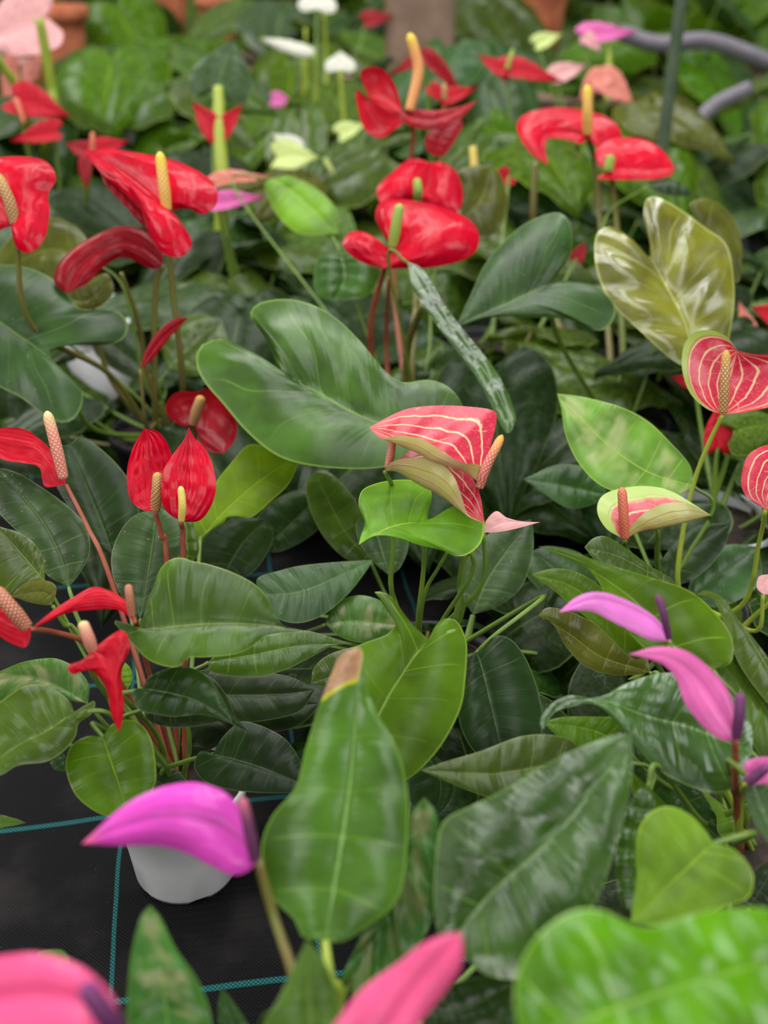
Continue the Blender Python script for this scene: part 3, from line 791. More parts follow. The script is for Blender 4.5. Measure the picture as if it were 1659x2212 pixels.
D.leaf(.74, [(1572,1822),(1585,1790),(1568,1752),(1512,1704)], [(1550,1795),(1548,1765),(1535,1740)], [(1588,1800),(1585,1770),(1560,1738)], 'lime', (0,.3), p=1.0, label='small crumpled yellow-green new leaf')
D.leaf(.70, [(1620,1960),(1650,1910),(1680,1860)], [(1610,1920),(1640,1870)], [(1660,1960),(1690,1900)], 'deep', (0,.7), p=1.0)
D.leaf(.80, [(1640,1960),(1622,1880),(1612,1800)], [(1622,1900),(1610,1840)], [(1640,1900),(1622,1840)], 'lime', (0,.2), p=1.0)
D.leaf(.84, [(1330,1960),(1320,1930),(1290,1935)], [(1300,1950),(1290,1940)], [(1330,1940),(1310,1925)], 'mid', (0,.7), p=1.0, petiole=False)
D.flower(.655, [(1447,1385),(1410,1340),(1340,1305),(1280,1295),(1207,1323)], [(1440,1362),(1405,1325),(1345,1292),(1290,1278),(1245,1290)], [(1410,1384),(1370,1366),(1320,1341),(1280,1321),(1240,1319)], 'violet', (0,.7), spad=[(1442,1372),(1434,1330),(1421,1285)], sw=.0024, smat='sp_purple', stem='stemlime', r=.0018, path=[(1443,1400)], bulge=.4, fold=.02, quilt=.001, label='violet pink spathe, the upper one')
D.flower(.61, [(1590,1597),(1545,1520),(1500,1460),(1440,1420),(1358,1413)], [(1590,1550),(1572,1490),(1530,1440),(1480,1405),(1420,1397)], [(1560,1599),(1520,1570),(1480,1520),(1462,1470),(1435,1438),(1395,1422)], 'rose', (0,.6), spad=[(1590,1588),(1597,1545),(1599,1497)], sw=.0033, smat='sp_purple', stem='stemred', r=.0024, path=[(1590,1720,.66),(1600,1830,.74)], bulge=.5, fold=.02, quilt=.001, label='rose pink spathe, the lower one')
D.flower(.62, [(1612,1692),(1640,1665),(1720,1640)], [(1605,1670),(1612,1645),(1650,1635)], [(1640,1700),(1690,1690)], 'rose', (0,.5), spad=[(1620,1690),(1660,1655)], sw=.003, smat='sp_purple', stem='stemlime', path=[(1600,1720),(1595,1800)], bulge=.4, p=1.0)

# ================================================================== plant whose big leaf fills the lower right corner
E = Plant('potted plant with one huge glossy bright leaf at the lower right corner', (.30, .20, 0), potr=.06, poth=.11)
E.leaf(.41, [(1190,2270),(1254,2212),(1366,2165),(1493,2125),(1659,2080),(1900,2040)],
  [(1150,2262),(1118,2212),(1113,2120),(1140,2050),(1185,1998),(1242,1966),(1300,1966),(1350,1990),(1393,2004),(1450,1990),(1540,1965),(1650,1962),(1790,1990)],
  [(1210,2350),(1330,2420),(1550,2400),(1780,2230)], 'biggloss', (0,1.0), stem='stemlime', r=.003, nq=8, quilt=.010, label='huge glossy leaf cut by the frame')
E.leaf(.55, [(1500,2420),(1450,2300),(1380,2200)], [(1400,2380),(1370,2280)], [(1540,2320),(1470,2220)], 'dark', (0,.7), p=1.0)

# ================================================================== striped-flowered plant, right
Gp = Plant('potted anthurium with green-edged striped flowers on tall stalks, right side', ground(1470, 1340, .10), pot='black')
Gp.flower(.93, [(1562,895),(1568,840),(1578,800),(1593,757)], [(1525,882),(1490,848),(1473,795),(1478,745),(1502,717),(1540,714),(1572,730)], [(1610,890),(1690,868),(1760,800),(1740,765),(1640,765)], 'stripeleft', (0,.2), spad=[(1562,888),(1566,830),(1569,756)], sw=.0044, smat='sp_tan', stem='stemlime', r=.0022, path=[(1530,960),(1500,1040),(1475,1150),(1465,1265)], p=1.0, fold=-.15, bulge=-.2, label='upright heart-shaped striped spathe')
Gp.flower(.88, [(1350,1166),(1380,1148),(1420,1140),(1470,1130),(1536,1113)], [(1310,1142,.5),(1290,1105,1),(1300,1072,1.5),(1340,1055,2),(1400,1050,2),(1450,1061,1.4),(1500,1090,.5)], [(1362,1140,-.8),(1390,1110,-1.4),(1430,1089,-1.5),(1478,1086,-1),(1512,1099,-.4)], 'stripegreen', (0,.5), spad=[(1350,1160,.87),(1347,1110,.87),(1343,1052,.87)], sw=.0042, smat='sp_coral', stem='stemgreen', r=.0026, path=[(1362,1200)], cup=True, p=1.0, label='low striped spathe with a coral spadix')
Gp.flower(.85, [(1655,1102),(1680,1050),(1740,980)], [(1615,1075),(1601,1045),(1608,1000),(1625,975),(1670,960)], [(1700,1090),(1760,1040)], 'stripe', (0,.3), stem='stemlime', path=[(1640,1170),(1600,1310)], p=1.0)
Gp.leaf(.98, [(1500,1050),(1400,1020),(1300,950),(1203,850)], [(1490,1005),(1450,958),(1400,910),(1340,879),(1262,858)], [(1450,1080),(1380,1075),(1300,1050),(1250,1000),(1222,940),(1213,885)], 'cream', (0,.8), p=1.1, nq=6, label='lime and cream leaf with pointed tip')
Gp.leaf(1.06, [(1310,1070),(1220,1050),(1130,1035)], [(1300,1030),(1260,1008),(1200,1005)], [(1280,1090),(1230,1098),(1180,1070)], 'grey', (0,1.0), p=1.0)
Gp.leaf(1.02, [(1480,1300),(1540,1250),(1640,1180)], [(1500,1240),(1560,1180)], [(1560,1310),(1640,1260)], 'grey', (0,1.2))
Gp.leaf(1.02, [(1500,1340),(1590,1300),(1690,1310)], [(1540,1280),(1620,1260)], [(1560,1370),(1640,1350)], 'mid', (0,1.2))
Gp.leaf(1.0, [(1430,1270),(1500,1180),(1580,1130)], [(1430,1210),(1500,1140)], [(1500,1250),(1560,1190)], 'deep', (0,1.2))
Gp.stem(P(1422, 1142, .89), Gp.e, 'stemgreen', .0026, [(1424,1240)], name='flower_stalk')
Gp.stem(P(1700, 1270, .9), Gp.e, 'stemlime', .0022, [(1620,1340),(1560,1400)], name='petiole')
Gp.flower(.90, [(1650,1285),(1650,1260),(1668,1240)], [(1635,1270),(1640,1245)], [(1670,1280),(1680,1250)], 'palepink', (0,.2), stem='stemlime', p=1.0, label='small pale unopened flower')

# ================================================================== red-flowered plant behind, left
Hp = Plant('potted anthurium with wide red flowers, yellow spadix and grey-green leaves, back left', ground(350, 950, .10), potr=.06, pot='black')
Hp.leaf(1.10, [(103,770),(40,725),(-20,685),(-120,640)], [(118,752),(152,738),(205,746),(258,738),(277,708),(262,678),(225,668),(175,668),(150,640),(110,600),(55,577),(0,572),(-70,585)],
  [(120,795),(150,815),(175,842),(178,872),(160,905),(130,913),(90,893),(50,862),(0,836),(-60,800),(-110,730)], 'grey', (.1,.8), nq=6, path=[(150,850),(210,930)], r=.003, label='grey-green heart leaf with strong pale ribs')
Hp.leaf(1.28, [(195,560),(100,540),(-20,600)], [(180,505),(120,470),(60,480),(0,540)], [(180,610),(120,630),(40,600)], 'olive', (0,.5))
Hp.leaf(1.22, [(130,640),(190,650),(240,600)], [(140,620),(190,605),(225,590)], [(150,665),(210,665),(245,630)], 'olive', (0,.5), p=1)
Hp.flower(1.10, [(362,456),(310,410),(245,360),(178,325)], [(385,452),(410,452),(440,463),(468,440),(465,402),(430,370),(370,344),(300,330),(235,322)], [(372,462),(392,482),(410,510),(413,535),(388,556),(350,545),(320,500),(302,450),(262,410),(212,368)], 'red', (0,.8), spad=[(360,452),(354,400),(345,328)], sw=.0060, smat='sp_yellow', stem='stemolive', r=.0034, path=[(370,600,1.12),(395,840,1.18)], p=1.3, bulge=.5, fold=-.02, label='wide glossy red spathe with yellow spadix')
Hp.flower(1.12, [(320,470),(270,420),(215,368)], [(320,440),(280,405),(235,375)], [(312,490),(270,445),(228,400)], 'darkred', (0,.2), p=1, stalk=False)
Hp.flower(1.14, [(352,570),(310,535),(250,525),(180,570),(143,634)], [(350,545),(330,512),(300,493),(250,490),(180,522),(132,562),(116,606)], [(335,582),(308,572),(268,556),(230,572),(188,612)], 'darkred', (0,.6), stem='stemolive', r=.0034, path=[(335,640,1.16),(335,900,1.22)], p=1.0, bulge=.7, fold=.06, label='arched dark red spathe seen from behind')
Hp.flower(1.05, [(32,486),(0,450),(-60,380)], [(28,515),(42,541),(70,544),(97,515),(107,460),(104,420),(121,390),(112,360),(85,342),(30,337),(-20,345)], [(10,493),(-40,505),(-80,450)], 'red', (0,.6), spad=[(34,482),(18,430),(-8,375)], sw=.0060, smat='sp_tan', stem='stemolive', r=.003, p=1.2, bulge=.6, label='rounded red spathe at the left edge')
Hp.flower(1.12, [(302,797),(345,735),(407,686)], [(318,750),(348,708),(380,688)], [(330,775),(368,728),(392,702)], 'darkred', (0,.2), stem='stemolive', p=1.0, bulge=1.0)
Hp.flower(1.10, [(418,915),(440,950),(482,980)], [(395,920),(365,900),(358,875),(380,848),(430,845),(452,838),(485,868),(511,908),(507,950)], [(425,938),(438,965),(458,977)], 'darkred', (0,.4), spad=[(416,915,1.09),(425,885,1.085),(436,855,1.08)], sw=.0055, smat='sp_tan', stem='stemolive', path=[(420,1000)], bulge=-.6, label='cupped dull red spathe beside the big leaf')
Hp.stem(P(262, 590, 1.2), Hp.e, 'stemolive', .003, [(300,700,1.25),(320,820,1.3)])
Hp.stem(P(196, 640, 1.25), Hp.e, 'stemolive', .003, [(230,800,1.3),(300,900,1.34)])
Hp.leaf(1.32, [(360,800),(420,740),(480,690)], [(350,720),(420,680)], [(430,810),(490,760)], 'mid', (0,.9))
Hp.leaf(1.35, [(340,820),(260,760),(190,700)], [(290,820),(210,770)], [(300,740),(240,690)], 'deep', (0,.9))

# ================================================================== tall red-flowered plant behind, middle, with the biggest leaf
Ip = Plant('tall potted anthurium with a very large dark green leaf and red flowers, centre back', ground(870, 960, .10), potr=.065, pot='black')
Ip.leaf(1.02, [(615,817),(690,850),(760,890),(850,918),(1004,890)], [(600,790),(582,745),(555,705),(540,680),(560,655),(620,646),(680,660),(730,690),(780,740),(830,800),(870,826),(920,820),(960,830),(990,858)],
  [(592,806),(548,772),(500,738),(465,734),(430,750),(424,790),(445,830),(480,870),(530,930),(590,980),(650,1002),(740,1012),(820,1010),(900,992),(968,940)], 'matt', (0,.9), nq=6, fold=-.015, wave=.003, path=[(640,900,1.2)], r=.003, label='very large satin green heart leaf')
Ip.leaf(1.32, [(735,545),(745,600),(720,652)], [(690,555),(678,605),(690,640)], [(810,560),(822,595),(790,640)], 'matt', (0,.4))
Ip.leaf(1.5, [(590,385),(650,430),(730,505)], [(625,380),(680,405),(725,450)], [(572,400),(600,465),(650,505)], 'lime', (0,.8))
Ip.leaf(1.46, [(1000,470),(1040,430),(1060,358)], [(985,430),(985,375),(1020,358)], [(1030,510),(1078,500),(1096,440),(1085,385)], 'olive', (0,.3), label='dull olive leaf seen from behind')
Ip.leaf(1.18, [(880,565),(950,680),(1055,815),(1108,925)], [(915,585),(975,680),(1070,800),(1112,890)], [(895,630),(950,710),(1030,815),(1090,930)], 'gloss', (0,1.1), p=1, label='narrow curling leaf seen edge on')
Ip.flower(1.22, [(846,536),(842,560),(828,581)], [(826,505),(810,468),(824,435),(870,431),(930,440),(990,460),(1030,492),(1032,535),(1000,562),(930,578),(870,580)], [(822,532),(800,526),(778,502),(754,503),(740,526),(756,550),(790,570)], 'red', (0,.9), spad=[(850,530,1.21),(856,485,1.205),(864,440,1.2)], sw=.0062, smat='sp_green', stem='stemred', r=.0034, path=[(825,600,1.26),(800,720,1.3),(820,900,1.36)], bulge=.5, label='round red spathe with green spadix', quilt=.02, nq=5)
Ip.flower(1.40, [(905,425),(925,400),(930,352)], [(870,440),(825,440),(815,405),(850,370),(880,346),(905,343)], [(935,450),(985,460),(1000,420),(985,370),(955,350)], 'red', (0,.5), spad=[(900,430,1.385),(903,410,1.38),(900,385,1.38)], sw=.006, smat='sp_green', stem='stemolive', r=.0034, bulge=.5, label='red spathe behind the round one')
Ip.flower(1.42, [(868,242),(840,235),(800,215)], [(872,262),(850,282),(822,298),(790,282),(774,240),(770,195)], [(866,225),(852,180),(826,150),(800,144),(778,160)], 'redsoft', (0,.2), stalk=False, p=1.0, bulge=-.5)
Ip.flower(1.40, [(866,240),(920,258),(975,245),(1032,217)], [(885,233),(930,238),(985,232)], [(868,262),(905,278),(950,280),(990,262)], 'darkred', (0,.7), spad=[(902,240,1.39),(903,160,1.39),(897,115,1.385),(884,72,1.38)], sw=.0074, smat='sp_orange', stem='stemred', r=.0034, path=[(893,290,1.43),(870,420,1.46),(850,600,1.5)], p=1.0, bulge=.5, label='twisted red spathe with tall orange spadix')
Ip.flower(1.44, [(985,262),(955,290),(938,338)], [(1000,265),(985,300),(960,335)], [(950,275),(922,290),(920,320)], 'darkred', (0,.3), stem='stemolive', p=1.0, path=[(940,400,1.46)])
Ip.stem(P(912, 660, 1.2), Ip.e, 'stemolive', .0045, [(880,760,1.28)])
Ip.stem(P(840, 600, 1.3), Ip.e, 'stemred', .003, [(835,760,1.36)])

# ================================================================== plant behind right: blue-green leaf, glossy yellow-green leaf
J = Plant('potted anthurium with a glossy yellow-green leaf and flat red flowers, back right', ground(1330, 930, .10), potr=.062, pot='black')
J.leaf(1.17, [(1186,614),(1120,645),(1060,672),(984,706)], [(1205,590),(1232,550),(1234,490),(1205,459),(1140,480),(1085,525),(1045,575),(1020,630)], [(1228,607),(1290,620),(1330,665),(1312,708),(1280,712),(1240,692),(1150,685),(1060,686)], 'grey', (0,.8), path=[(1210,740)], r=.003, nq=5, label='blue-green heart leaf, slightly folded')
J.leaf(1.20, [(1405,556),(1440,620),(1480,700),(1505,805)], [(1375,548),(1345,502),(1312,490),(1287,512),(1288,580),(1318,650),(1380,712),(1450,775)], [(1402,520),(1390,465),(1402,425),(1450,440),(1520,490),(1570,530),(1586,620),(1580,700),(1560,770)], 'yellow', (0,.7), nq=5, quilt=.015, path=[(1430,800,1.4)], r=.003, label='glossy yellow-green heart leaf')
J.leaf(1.30, [(1500,470),(1550,520),(1600,600)], [(1490,440),(1530,430),(1580,465),(1602,530)], [(1510,520),(1560,590),(1590,610)], 'olive', (0,.4))
J.flower(1.50, [(1270,290),(1230,285),(1170,300),(1185,356)], [(1300,330),(1342,298),(1325,262),(1275,240),(1210,232),(1150,240),(1118,262),(1122,295),(1150,335)], [(1258,310),(1225,302),(1185,300),(1178,325)], 'red', (0,.9), spad=[(1268,290,1.48),(1269,240,1.475),(1269,184,1.47)], sw=.0074, smat='sp_yellow', stem='stemolive', r=.004, path=[(1290,400,1.55)], label='flat red spathe with upright yellow spadix', p=1.1)
J.flower(1.46, [(1312,372),(1350,365),(1400,368),(1458,362)], [(1290,350),(1290,320),(1330,298),(1390,300),(1432,325)], [(1290,385),(1330,388),(1400,388),(1445,380)], 'red', (0,.9), spad=[(1314,368,1.45),(1320,335,1.45)], sw=.007, smat='sp_green', stem='stemolive', r=.004, path=[(1330,450,1.5)], label='flat red spathe, the lower right one')
J.stem(P(1157, 350, 1.6), J.e, 'stemolive', .006, [(1152,470,1.6),(1160,600,1.65)], name='flower_stalk')
J.leaf(1.45, [(1400,400),(1450,390),(1500,420)], [(1420,385),(1470,395)], [(1430,420),(1480,425)], 'deep', (0,.9))

# ================================================================== templates shared by the plants in the rows behind
def template(kind, mat, cache={}):
    key = (kind, mat)
    if key in cache:
        return cache[key]
    shapes = {
        'heart': ([(-.07,.07),(-.20,.20),(-.17,.36),(0,.43),(.25,.42),(.55,.28),(.82,.10)], .45, 1.4),
        'lance': ([(-.04,.06),(-.03,.15),(.1,.24),(.35,.28),(.65,.20),(.88,.06)], .4, 1.1),
        'spathe': ([(-.08,.08),(-.17,.24),(-.08,.38),(.15,.42),(.45,.34),(.8,.12)], .2, 1.2),
        'hood': ([(0,.08),(.05,.2),(.25,.28),(.55,.24),(.85,.09)], .3, 1.0),
    }
    pts, droop, p = shapes[kind]
    ts = [i / 26 for i in range(27)]
    E = resample(cr_spline([(0, 0, 0)] + [(a, b, 0) for a, b in pts] + [(1, 0, 0)], 6), ts)
    G, UV = [], []
    for i, s in enumerate(ts):
        mid = Vector((s ** p, 0, 0))
        row, uvr = [], []
        for j in range(-6, 7):
            w = abs(j) / 6
            e = Vector((E[i].x, math.copysign(E[i].y, j), 0))
            q = mid.lerp(e, w)
            q.z = -droop * max(0, q.x) ** 2 * .5 + .10 * w * (1 - w) * 2 + .012 * math.sin(s * 40) * w - (.5 * q.y * q.y if kind in ('heart', 'hood') else -.5 * q.y * q.y)
            row.append(q)
            uvr.append((s, (j / 6 + 1) / 2))
        G.append(row); UV.append(uvr)
    cache[key] = mesh_from_grid('leaf' if kind in ('heart', 'lance') else 'spathe', [([r[::-1] for r in G] if False else G, UV)], MT[mat])
    # polygons should face +Z
    if cache[key].polygons[40].normal.z < 0:
        cache[key].flip_normals()
    return cache[key]

def put(plant, name, mesh, mw):
    o = bpy.data.objects.new(name, mesh)
    COL.objects.link(o)
    o.parent = plant.e
    o.matrix_parent_inverse = Matrix.Translation(-wloc(plant.e))
    o.matrix_basis = mw
    return o

def frame(loc, xax, nrm, size, wid=1.0):
    x = xax.normalized()
    z = (nrm - x * nrm.dot(x)).normalized()
    y = z.cross(x)
    m = Matrix.Identity(4)
    for i in range(3):
        m[i][0], m[i][1], m[i][2], m[i][3] = x[i] * size, y[i] * size * wid, z[i] * size, loc[i]
    return m

def under(child, mw):
    child.matrix_parent_inverse = mw.inverted()

def bstem(plant, start, parent, mw, mat, r, name):
    end = plant.c + Vector((random.uniform(-.02, .02), random.uniform(-.02, .02), 0))
    a = start
    pts = [a, a + (end - a) * .3 + Vector((0, 0, -.01)), a.lerp(end, .7) + Vector((0, 0, -.015)), end]
    t = tube(name, pts, r * .8, r * 1.2, MT[mat], None, seg=6, per=4)
    t.parent = parent
    t.matrix_parent_inverse = mw.inverted()
    return t

def fill(plant, n, size, zr=(.14, .34), mats=('mid', 'deep', 'grey', 'dark'), rr=(.05, .13), kind='heart', petiole=True, a0=None):
    a = random.random() * 6.28 if a0 is None else a0
    for k in range(n):
        a += 2.399
        r = random.uniform(*rr)
        z = random.uniform(*zr)
        loc = Vector((plant.c.x + r * math.cos(a), plant.c.y + r * math.sin(a), z))
        tilt = random.uniform(.0, .75)
        x = Vector((math.cos(a), math.sin(a), -tilt))
        nrm = Vector((math.cos(a) * .3, math.sin(a) * .3 - .2, 1)) + Vector((random.uniform(-.3, .3), random.uniform(-.3, .3), 0))
        sz = size * random.uniform(.75, 1.15)
        mw = frame(loc, x, nrm, sz, random.uniform(.8, 1.05))
        o = put(plant, 'leaf', template(kind, random.choice(mats)), mw)
        if petiole:
            bstem(plant, loc, o, mw, random.choice(('stemgreen', 'stemolive')), .0028, 'petiole')

def bleaf(plant, b, t, d, mat, wid=1.0, ab=(0, .9), kind='heart', dz=0.0):
    B, T = P(*b, d), P(*t, d + dz)
    mw = frame(B, T - B, normal_of(*ab), (T - B).length, wid)
    o = put(plant, 'leaf', template(kind, mat), mw)
    bstem(plant, B, o, mw, 'stemgreen', .003, 'petiole')
    return o

def bflower(plant, b, t, d, mat, wid=1.0, ab=(0, .6), kind='spathe', sp='sp_yellow', sl=60, sdir=(0, -1), stem='stemgreen', sw=.005, dz=0.0):
    B, T = P(*b, d), P(*t, d + dz)
    mw = frame(B, T - B, normal_of(*ab), (T - B).length, wid)
    o = put(plant, 'spathe', template(kind, mat), mw)
    bstem(plant, B, o, mw, stem, .003, 'flower_stalk')
    if sp:
        pts = [P(b[0], b[1], d - .015), P(b[0] + sdir[0] * sl * .5, b[1] + sdir[1] * sl * .5, d - .02), P(b[0] + sdir[0] * sl, b[1] + sdir[1] * sl, d - .02)]
        s = tube('spadix', pts, sw, sw * .7, MT[sp], None, seg=10, per=4, bulb=lambda q: math.sqrt(max(.05, 1 - max(0, (q - .85) / .16) ** 2)))
        s.parent = o
        s.matrix_parent_inverse = mw.inverted()
    return o


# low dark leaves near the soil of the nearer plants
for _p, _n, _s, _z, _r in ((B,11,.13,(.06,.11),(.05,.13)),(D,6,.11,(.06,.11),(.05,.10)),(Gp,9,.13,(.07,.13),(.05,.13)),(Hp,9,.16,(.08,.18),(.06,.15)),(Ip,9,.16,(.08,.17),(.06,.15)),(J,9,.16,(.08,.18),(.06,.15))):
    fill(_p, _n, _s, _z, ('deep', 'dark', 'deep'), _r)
# ------------------------------------------------------------------ flowered plants further back
def bp(label, x, y, d, pot='pot', z=.10, **kw):
    q = P(x, y, d)
    return Plant(label, (q.x, q.y, 0), pot=pot, **kw)

K = bp('blurred anthurium with two dark red flowers, far left', 120, 420, 1.75)
bflower(K, (35,215), (150,245), 1.75, 'redsoft', .9, (0,.6), sl=60, sdir=(.3,.9), sp='sp_coral')
bflower(K, (120,285), (20,300), 1.72, 'redsoft', .7, (0,.5), sp=None)
bflower(K, (200,330), (275,300), 1.65, 'redsoft', .9, (0,.5), sp='sp_coral', sl=45)
bflower(K, (195,330), (140,305), 1.65, 'darkred', .9, (0,.5), sp=None)
bflower(K, (185,350), (185,410), 1.62, 'darkred', .6, (0,.3), sp=None)
fill(K, 10, .20, (.12, .28))
K2 = bp('blurred plant with a pale salmon pink flower in the upper left corner', 60, 420, 2.3)
bflower(K2, (100,40), (-60,90), 2.1, 'palepink', 1.3, (0,.3), sp=None)
bflower(K2, (40,110), (120,50), 2.1, 'palepink', 1.0, (0,.3), sp=None)
bflower(K2, (60,130), (0,220), 2.2, 'salmon', 1.0, (0,.3), sp=None)
K2.stem(P(85, 40, 1.9), K2.e, 'stemlime', .010, [(110,180,1.95),(112,260,2.0)], name='flower_stalk')
K2.stem(P(-10, 120, 1.9), K2.e, 'stemlime', .009, [(50,230,2.0)], name='flower_stalk')
fill(K2, 10, .24, (.14, .34))
K3 = bp('blurred plant with a small red flower on a thick green stem, left of centre', 475, 560, 1.7)
bflower(K3, (470,290), (415,215), 1.7, 'redsoft', .7, (0,.3), sp=None)
bflower(K3, (472,290), (522,222), 1.7, 'redsoft', .7, (0,.3), sp=None)
bleaf(K3, (470,190), (500,70), 1.72, 'grey', 1.3, (0,.3))
bleaf(K3, (460,180), (600,230), 1.85, 'mid', 1.0, (0,.7))
K3.stem(P(472, 190, 1.72), K3.e, 'stemlime', .011, [(475,300,1.70),(480,420,1.7)], name='petiole')
fill(K3, 9, .20, (.12, .26))
K4 = bp('blurred plant with a folded dusty pink flower under a dark brown leaf', 520, 600, 1.6)
bflower(K4, (470,400), (580,375), 1.58, 'salmon', .6, (0,.6), sp=None)
bflower(K4, (470,440), (570,420), 1.55, 'rose', .6, (0,.6), sp=None)
bleaf(K4, (480,410), (600,380), 1.56, 'olive', .4, (0,1.2))
fill(K4, 9, .2, (.10, .24))
W1 = bp('blurred peace lily with white flowers, top middle', 660, 330, 2.3, category='potted plant', name='peace_lily_plant')
bflower(W1, (680,115), (560,72), 2.3, 'white', .5, (0,.7), 'hood', sp=None)
bflower(W1, (735,150), (735,108), 2.2, 'white', 1.9, (0,.6), 'spathe', sp=None)
bflower(W1, (685,20), (690,-30), 2.5, 'white', 2.0, (0,.5), 'spathe', sp=None)
for q in ((680,115,2.3),(655,130,2.35),(735,150,2.2),(700,20,2.5),(660,60,2.5)):
    W1.stem(P(*q), W1.e, 'stemlime', .005, [(q[0]+4, q[1]+170, q[2]+.05)], name='flower_stalk')
fill(W1, 12, .25, (.12, .30), ('mid', 'bright', 'mid'), kind='lance')
W2 = bp('blurred peace lily with greenish white flowers, below the other white ones', 700, 480, 2.0, name='peace_lily_plant')
bflower(W2, (640,320), (585,285), 1.95, 'white', .8, (0,.6), 'spathe', sp=None)
bflower(W2, (600,340), (690,335), 1.9, 'greenwhite', 1.1, (0,.5), 'spathe', sp=None)
bflower(W2, (735,290), (790,265), 2.05, 'greenwhite', 1.0, (0,.6), 'spathe', sp=None)
bflower(W2, (700,340), (725,380), 1.9, 'greenwhite', .5, (0,.6), 'hood', sp=None)
fill(W2, 12, .22, (.10, .26), ('mid', 'olive', 'bright'), kind='lance')
W3 = bp('blurred plant with small magenta pink flowers, top middle', 690, 400, 2.6)
bflower(W3, (590,215), (635,220), 2.5, 'rose', 1.0, (0,.3), sp=None)
bflower(W3, (680,225), (665,200), 2.5, 'salmon', 1.2, (0,.3), sp=None)
bflower(W3, (770,200), (745,160), 2.5, 'rose', .9, (0,.3), sp=None)
bflower(W3, (790,45), (850,30), 2.8, 'darkred', .8, (0,.3), sp=None)
fill(W3, 10, .25, (.12, .30), ('mid', 'bright', 'olive'))
R1 = bp('blurred anthurium with a red flower arching behind the twisted one', 960, 460, 1.9)
bflower(R1, (920,125), (835,160), 1.9, 'darkred', .5, (0,.8), sp=None)
bflower(R1, (920,125), (1010,210), 1.85, 'darkred', .4, (0,.7), sp=None)
bflower(R1, (960,215), (1030,185), 1.8, 'redsoft', .7, (0,.6), sp='sp_tan', sl=35)
bflower(R1, (930,190), (970,225), 1.8, 'redsoft', .8, (0,.6), sp=None)
fill(R1, 10, .23, (.12, .30))
R2 = bp('blurred anthurium with a bowl-shaped red flower, upper right', 1130, 430, 1.95)
bflower(R2, (1095,150), (1215,168), 1.95, 'redsoft', .7, (0,1.0), sp='sp_green', sl=45, sdir=(.3,-1))
bflower(R2, (1095,160), (1035,115), 1.95, 'redsoft', .8, (0,.8), sp=None)
fill(R2, 11, .24, (.12, .32), ('bright', 'mid', 'bright', 'olive'))
bleaf(R2, (1060,270), (1150,340), 1.9, 'bright', 1.2)
bleaf(R2, (1180,400), (1230,470), 1.9, 'bright', 1.2)
R3 = bp('blurred anthurium with three pale pink flowers, upper right', 1310, 480, 2.2)
bflower(R3, (1265,80), (1375,62), 2.2, 'rose', .7, (0,.8), sp=None)
bflower(R3, (1265,80), (1300,110), 2.18, 'palepink', .9, (0,.5), sp=None)
bflower(R3, (1200,165), (1270,135), 2.25, 'palepink', .8, (0,.6), sp=None)
bflower(R3, (1300,165), (1250,215), 2.1, 'salmon', .9, (0,.4), sp=None)
bflower(R3, (1300,170), (1375,225), 2.1, 'salmon', .9, (0,.4), sp=None)
bflower(R3, (1160,95), (1215,70), 2.3, 'greenwhite', .8, (0,.4), sp=None)
R3.stem(P(1312, 100, 2.2), R3.e, 'stemlime', .007, [(1315,160,2.2)], name='flower_stalk')
fill(R3, 11, .25, (.12, .34), ('mid', 'olive', 'bright'))
R4 = bp('blurred anthurium with bright red flowers cut by the right edge', 1680, 900, 1.45)
bflower(R4, (1690,690), (1625,660), 1.4, 'redsoft', 1.0, (0,.4), sp=None)
bflower(R4, (1700,780), (1630,745), 1.4, 'redsoft', 1.0, (0,.4), sp=None)
bflower(R4, (1620,730), (1600,650), 1.45, 'salmon', .6, (0,.4), sp=None)
fill(R4, 8, .2, (.10, .26), a0=1)
R5 = bp('blurred plant with a rounded red bud, under the upright striped flower', 1560, 1080, 1.15)
bflower(R5, (1550,965), (1552,872), 1.13, 'redsoft', .85, (0,.3), sp=None)
bflower(R5, (1500,830), (1450,812), 1.25, 'redsoft', .8, (0,.3), sp=None)
bleaf(R5, (1590,930), (1720,900), 1.12, 'bright', 1.0, (0,.8))
bleaf(R5, (1600,1000), (1720,970), 1.15, 'mid', 1.0, (0,.8))
fill(R5, 6, .14, (.08, .16), ('deep','dark'))
R6 = bp('blurred plant with a small red flower showing beside the big leaf', 1030, 980, 1.45)
bflower(R6, (1010,890), (1070,870), 1.4, 'darkred', .6, (0,.3), sp='sp_orange', sl=30)
bflower(R6, (1100,380), (1060,400), 1.62, 'redsoft', 1.3, (0,.3), sp=None)
bflower(R6, (1245,560), (1265,520), 1.5, 'darkred', .8, (0,.3), sp=None)
tube('spadix', [P(1026, 372, 1.6), P(1024, 345, 1.6), P(1021, 318, 1.6)], .007, .006, MT['sp_plainyellow'], R6.e)
fill(R6, 8, .18, (.08, .20), ('deep','dark','mid'))

